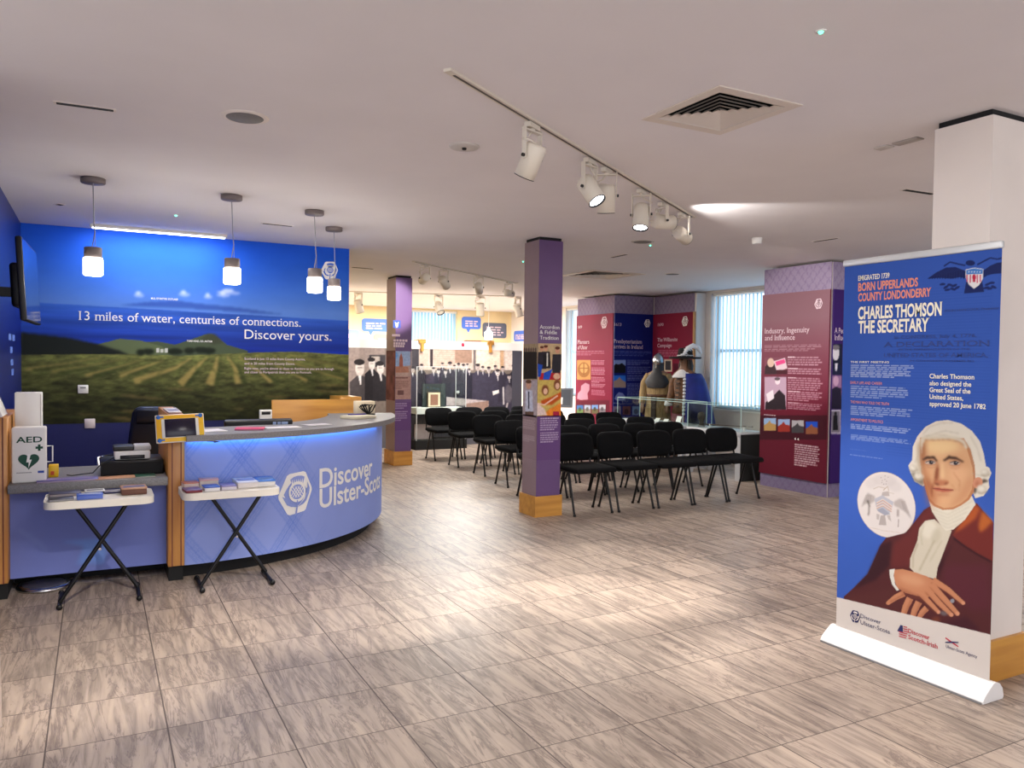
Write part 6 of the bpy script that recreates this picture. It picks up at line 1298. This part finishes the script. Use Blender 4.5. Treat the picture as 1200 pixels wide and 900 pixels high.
def disc(name, label, cat, px, py, r, h, m, m2=None, dot=None):
    p = onZ(px, py, CEIL); t = thing(name, label, cat, (p[0], p[1], CEIL)); z0 = CEIL
    q = MB(); q.lathe([(0, z0-h), (r*.9, z0-h), (r, z0-h*.4), (r, z0+.002)], c=(p[0], p[1], 0), n=36); q.build('rim', m, t)
    if m2: q = MB(); q.lathe([(0, z0-h-.003), (r*.76, z0-h-.002), (r*.8, z0-h+.002)], c=(p[0], p[1], 0), n=32); q.build('grille', m2, t)
    if dot: q = MB(); q.lathe([(0, z0-h-.012), (r*.14, z0-h-.010), (r*.16, z0-h)], c=(p[0], p[1], 0), n=12); q.build('sensor_eye', dot, t)
    return t
GRILLE = mat('speaker_grille', (126, 122, 120), .7, noise=.2, scale=300)
disc('ceiling_speaker', 'round ceiling speaker with grey grille, largest and left of the track', 'speaker', 287, 137, .115, .006, WHITE_PAINT, GRILLE)
disc('ceiling_sensor', 'flat round white ceiling sensor with dark eye, left of the track lights', 'sensor', 544, 171, .085, .012, mat('sensor_white', (196, 190, 184), .5), None, BLACK)
disc('ceiling_speaker', 'small round grey ceiling speaker below the end of the track', 'speaker', 753, 283, .115, .006, mat('sensor_white', (196, 190, 184)), GRILLE)
disc('smoke_detector', 'small white smoke detector on the ceiling right of the track end', 'smoke detector', 887, 279, .05, .05, WHITE_PL)
disc('ceiling_speaker', 'dark round ceiling fitting just above the red exhibition panels', 'speaker', 788, 321, .11, .005, WHITE_PAINT, GRILLE)
GLED = mat('green_led', (90, 230, 190), .4, emit=(60, 255, 190), estr=6)
for px_, py_, lab in ((962, 36, 'tiny green indicator light at the top of the ceiling, nearest'), (206, 252, 'tiny green indicator light in the ceiling above the mural'), (762, 287, 'tiny green indicator light in the ceiling under the track end'), (613, 306, 'tiny green indicator light in the ceiling beside the purple column')):
    p = onZ(px_, py_, CEIL); t = thing('indicator_light', lab, 'indicator light', (p[0], p[1], CEIL)); s_ = 1 if py_ < 100 else .9
    q = MB(); q.lathe([(0, CEIL-.004), (.018, CEIL-.004), (.02, CEIL)], c=(p[0], p[1], 0), n=16); q.build('rim', WHITE_PL, t); q = MB(); q.lathe([(0, CEIL-.012), (.007, CEIL-.009), (.009, CEIL-.003)], c=(p[0], p[1], 0), n=12); q.build('led', GLED, t)
def slot(label, a, b, wd=.03):
    p, r = onZ(*a, CEIL), onZ(*b, CEIL); d = Vector((r[0]-p[0], r[1]-p[1], 0)); L_ = d.length; c = ((p[0]+r[0])/2, (p[1]+r[1])/2, CEIL); ang = math.atan2(d.y, d.x)
    t = thing('slot_vent', label, 'air vent', c); Rm = Matrix.Rotation(ang, 3, 'Z')
    q = MB(); q.obox((c[0], c[1], CEIL-.001), (L_/2+.012, wd/2+.01, .002), Rm); q.build('trim', WHITE_PAINT, t); q = MB(); q.obox((c[0], c[1], CEIL-.0025), (L_/2, wd/2, .0025), Rm); q.build('dark_slot', BLACK_MATTE, t)
slot('narrow dark slot vent in the ceiling at the upper left', (66, 120), (133, 129)); slot('small dark square slot in the ceiling at the left wall', (67, 239), (73, 240), .05); slot('narrow dark slot vent above the right end of the mural', (308, 261.5), (342, 265)); slot('narrow dark slot vent right of the purple column top', (717, 301.5), (734, 298), .035); slot('narrow dark slot vent left of the white column, farther one', (954, 283), (981, 279), .03); slot('narrow dark slot vent beside the top of the white column', (1060, 222), (1093, 227), .035); slot('thin slot vent in the far ceiling right of the mural', (413, 313), (437, 315), .05)
p = onZ(1052, 168, CEIL); em = thing('emergency_light', 'flat two-piece white emergency fitting in the ceiling near the white column', 'emergency light', (p[0], p[1], CEIL)); a, b = onZ(1026, 174, CEIL), onZ(1080, 161, CEIL)
q = MB(); ym = (a[1]*.62+b[1]*.38); q.rbox((a[0]-.02, ym+.012, CEIL-.008), (a[0]+.045, a[1], CEIL), .003, 1); q.build('sensor_plate', mat('sensor_white', (196, 190, 184)), em); q = MB(); q.rbox((a[0]-.02, b[1], CEIL-.008), (a[0]+.045, ym-.012, CEIL), .003, 1); q.build('light_plate', mat('plate_grey', (170, 162, 156), .5), em)

# ================================================================== TRACK SPOTLIGHTS
def track(label, a, b):
    p, r = onZ(*a, CEIL), onZ(*b, CEIL); d = Vector((r[0]-p[0], r[1]-p[1], 0)); c = ((p[0]+r[0])/2, (p[1]+r[1])/2, CEIL); Rm = Matrix.Rotation(math.atan2(d.y, d.x), 3, 'Z')
    t = thing('lighting_track', label, 'lighting track', c); q = MB(); q.obox((c[0], c[1], CEIL-.006), (d.length/2, .018, .006), Rm); q.build('rail', LAMP_BODY, t); q = MB(); q.obox((c[0], c[1], CEIL-.0125), (d.length/2-.05, .006, .001), Rm); q.build('groove', mat('track_groove', (70, 62, 58), .5), t)
    return p, d.normalized()
RV, FV = Vector((math.cos(YAW), -math.sin(YAW), 0)), Vector((math.sin(YAW), math.cos(YAW), 0))
LENS = mat('lamp_lens', (255, 255, 255), .3, emit=(245, 248, 255), estr=10); HOOD = mat('lens_hood', (30, 30, 32), .4)
def spot(label, px, py, aim, yawdir=None, drop=.15, lit=None, lean=(0, 0), shrink=1.0, track_dir=Vector((.835, .55, 0)), energy=0, angle=40, col=(1, .95, .88), group=None):
    p = onZ(px, py, CEIL); ax = (RV*aim[0]+FV*aim[1]+Vector((0, 0, aim[2]))).normalized(); k = shrink
    t = thing('track_spotlight', label, 'spotlight', (p[0], p[1], CEIL), group)
    piv = Vector((p[0], p[1], CEIL-drop*k-.03)) + RV*lean[0] + FV*lean[1]
    h = ax - Vector((0, 0, ax.z)); side = Vector((-h.y, h.x, 0)).normalized() if h.length > .05 else RV.copy()
    Rm = Matrix((track_dir, Vector((-track_dir.y, track_dir.x, 0)), Vector((0, 0, 1)))).transposed()
    q = MB(); q.obox((p[0], p[1], CEIL-.027), (.055*k, .017*k, .012), Rm); q.tube([(p[0], p[1], CEIL-.03), (p[0], p[1], CEIL-.05)], .014*k, 10); q.build('track_adapter', LAMP_BODY, t)
    top = Vector((p[0], p[1], CEIL-.052)); wy = .062*k; q = MB()
    Y = Matrix((side, side.cross(Vector((0, 0, 1))), Vector((0, 0, 1)))).transposed(); q.obox(top, (wy+.004, .013*k, .004), Y)
    for sg in (-1, 1):
        e0 = top+side*wy*sg; e1 = piv+side*wy*sg; dv = (e0-e1); m_ = (e0+e1)/2; zax = dv.normalized(); xax = side; yax = zax.cross(xax); q.obox(m_, (.003, .013*k, dv.length/2+.014), Matrix((xax, yax, zax)).transposed())
    q.build('yoke', LAMP_BODY, t)
    M = Matrix.Translation(piv) @ ax.to_track_quat('Z', 'Y').to_matrix().to_4x4(); r = .054*k; L0, L1 = -.068*k, .100*k
    q = MB(); q.lathe([(0, L0), (r*.82, L0), (r*.97, L0+.012), (r, L0+.03), (r, L1), (r*.9, L1), (r*.86, L1-.02), (0, L1-.022)], n=28, M=M); q.build('lamp_body', LAMP_BODY, t)
    q = MB(); q.lathe([(r*.99, L1-.004), (r*1.01, L1+.004), (r*.88, L1+.004), (r*.86, L1-.01)], n=28, M=M, cap=False); q.build('lens_rim', HOOD, t)
    if lit: q = MB(); q.lathe([(0, L1-.006), (r*.84, L1-.006)], n=28, M=M); q.build('lens', LENS, t, bevel=-1)
    q = MB()
    for sg in (-1, 1): q.tube([piv+side*(wy-.004)*sg, piv+side*(wy+.014)*sg], .009*k, 10)
    q.build('knob', BLACK, t)
    q = MB(); b0 = piv-ax*.068*k; q.tube([top, top+side*.03*k-Vector((0, 0, .03)), top+side*.075*k-Vector((0, 0, .05)), b0+side*.06*k-Vector((0, 0, -.01)), b0], .004*k, 6); q.build('cable', LAMP_BODY, t)
    if energy:
        lamp('spot_beam', 'SPOT', piv+ax*(L1+.012), energy, col, aim=ax, spot_size=math.radians(angle), spot_blend=.6, shadow_soft_size=.035)
    return t
track('long white lighting track crossing the near ceiling diagonally', (524, 80), (813, 254))
TG = 'spotlights on the near track'
spot('nearest white track spotlight, tilted to the lower left', 624, 142, (-.36, .30, -.85), lit=False, energy=150, angle=42, group=TG)
spot('second track spotlight with a lit lens tilted to the lower right', 691, 184, (.42, -.36, -.80), lit=True, energy=130, angle=46, group=TG)
spot('third track spotlight hanging straight down behind the lit tilted one', 711, 195, (.03, .22, -.97), lit=False, energy=155, angle=50, group=TG)
spot('fourth track spotlight with lit lens pointing straight down', 752, 220.5, (-.10, -.28, -.95), lit=True, energy=125, angle=46, group=TG)
spot('fifth track spotlight lying level, with its rear cap to the left', 776, 236, (.84, .40, .02), lit=False, energy=32, angle=70, col=(1, .96, .92), drop=.12, group=TG)
spot('last white track spotlight at the far end of the near track', 799, 248, (.56, .80, -.17), lit=False, energy=260, angle=34, group=TG)
track('second lighting track in the ceiling between the mauve and purple columns', (484, 305.5), (606, 331.5))
G2 = 'spotlights on the second track'
spot('leftmost spotlight on the second track, lying level to the left', 498, 309, (-.40, .90, -.17), energy=150, angle=34, group=G2); spot('round-faced spotlight second from left on the second track', 520, 313.5, (.3, .75, -.5), energy=70, angle=50, group=G2)
spot('third spotlight from the left on the second track, facing back', 561, 321.5, (.05, .85, -.45), energy=60, angle=50, group=G2); spot('rightmost spotlight on the second track beside the purple column', 596, 329.5, (.47, .87, -.04), energy=60, angle=16, group=G2)
track('far lighting track low in the picture behind the mauve column', (404, 341), (611, 347))
G3 = 'spotlights on the far track'; TD3 = Vector((.98, .2, 0))
for px_, lab, am in ((420, 'spotlight on the far track left of the mauve column', (.2, .3, -.9)), (514, 'spotlight on the far track above the far window', (.35, -.5, -.75)), (563, 'spotlight on the far track above the blue bubble sign', (0, .3, -.95)), (607, 'spotlight on the far track at the edge of the purple column', (.3, .2, -.9))):
    spot(lab, px_, 341.5+(px_-404)*.029, am, shrink=1.35, energy=60 if px_ != 514 else 30, angle=60, group=G3, track_dir=TD3)


# ================================================================== PENDANTS over the desk
GLOW = mat('opal_glass', (255, 252, 245), .3, emit=(255, 246, 236), estr=7); CONC = mat('grey_pendant_metal', (122, 112, 110), .5)
def pendant(label, px, py, gx, gtop, gbot):
    p = onZ(px, py, CEIL); D = math.hypot(p[0], p[1]); 
    def zat(py_): d = ray(gx, py_); return EYE + d[2]*p[1]/d[1]
    t = thing('pendant_lamp', label, 'pendant lamp', (p[0], p[1], CEIL), 'pendant lamps over the desk')
    q = MB(); q.lathe([(0, CEIL-.035), (.072, CEIL-.035), (.076, CEIL-.03), (.076, CEIL)], c=(p[0], p[1], 0), n=32); q.build('ceiling_rose', CONC, t)
    zt1, zb = zat(gtop), zat(gbot); zm = zt1-(zt1-zb)*.38; xg = onY(gx, gtop, p[1])[0]
    q = MB(); q.tube([(p[0], p[1], CEIL-.03), (xg+.006, p[1], zt1+.16), (xg+.012, p[1], zt1+.10), (xg-.006, p[1], zt1)], .0035, 6); q.tube([(xg+.012, p[1], zt1+.11), (xg+.014, p[1], zt1)], .002, 5); q.build('cable', mat('pendant_cable', (150, 150, 156), .4), t)
    q = MB(); q.lathe([(0, zt1), (.052, zt1), (.055, zt1-.006), (.055, zm)], c=(xg, p[1], 0), n=28); q.lathe([(.055, zm), (0, zm)], c=(xg, p[1], 0), n=28); q.build('lamp_holder', CONC, t)
    q = MB(); q.lathe([(.058, zm), (.06, zm-.005), (.06, zb+.008), (.052, zb), (0, zb)], c=(xg, p[1], 0), n=28); q.build('glass_shade', GLOW, t)
    lamp('pendant_glow', 'POINT', (xg, p[1], zb-.06), 5, (1, .93, .84), shadow_soft_size=.06)
pendant('leftmost pendant lamp with glowing white glass, in front of the mural', 109, 209, 109, 290, 323); pendant('second pendant lamp from the left above the mural lettering', 271.5, 229, 272, 303, 333); pendant('third pendant lamp from the left, near the thistle emblem', 368.5, 247, 369, 315, 343); pendant('rightmost and farthest pendant lamp below the thistle emblem', 391.5, 266.5, 391.5, 327, 351.5)

# ceiling downlight over the leaflet tables (above the frame of the photo)
dl = thing('recessed_downlight', 'round recessed ceiling downlight over the folding tables, above the frame', 'downlight', (.2, 3.0, CEIL))
q = MB(); q.lathe([(.06, CEIL-.004), (.085, CEIL-.006), (.09, CEIL)], c=(.2, 2.2, 0), n=28, cap=False); q.build('trim_ring', WHITE_PL, dl, bevel=-1); q = MB(); q.lathe([(0, CEIL-.002), (.06, CEIL-.002)], c=(.2, 2.2, 0), n=28); q.build('lens', LENS, dl, bevel=-1)
lamp('spot_beam', 'SPOT', (.2, 2.2, CEIL-.02), 280, (1, .92, .80), aim=(-.10, .85, -1.0), spot_size=math.radians(36), spot_blend=.7, shadow_soft_size=.04)
bpy.context.view_layer.update()
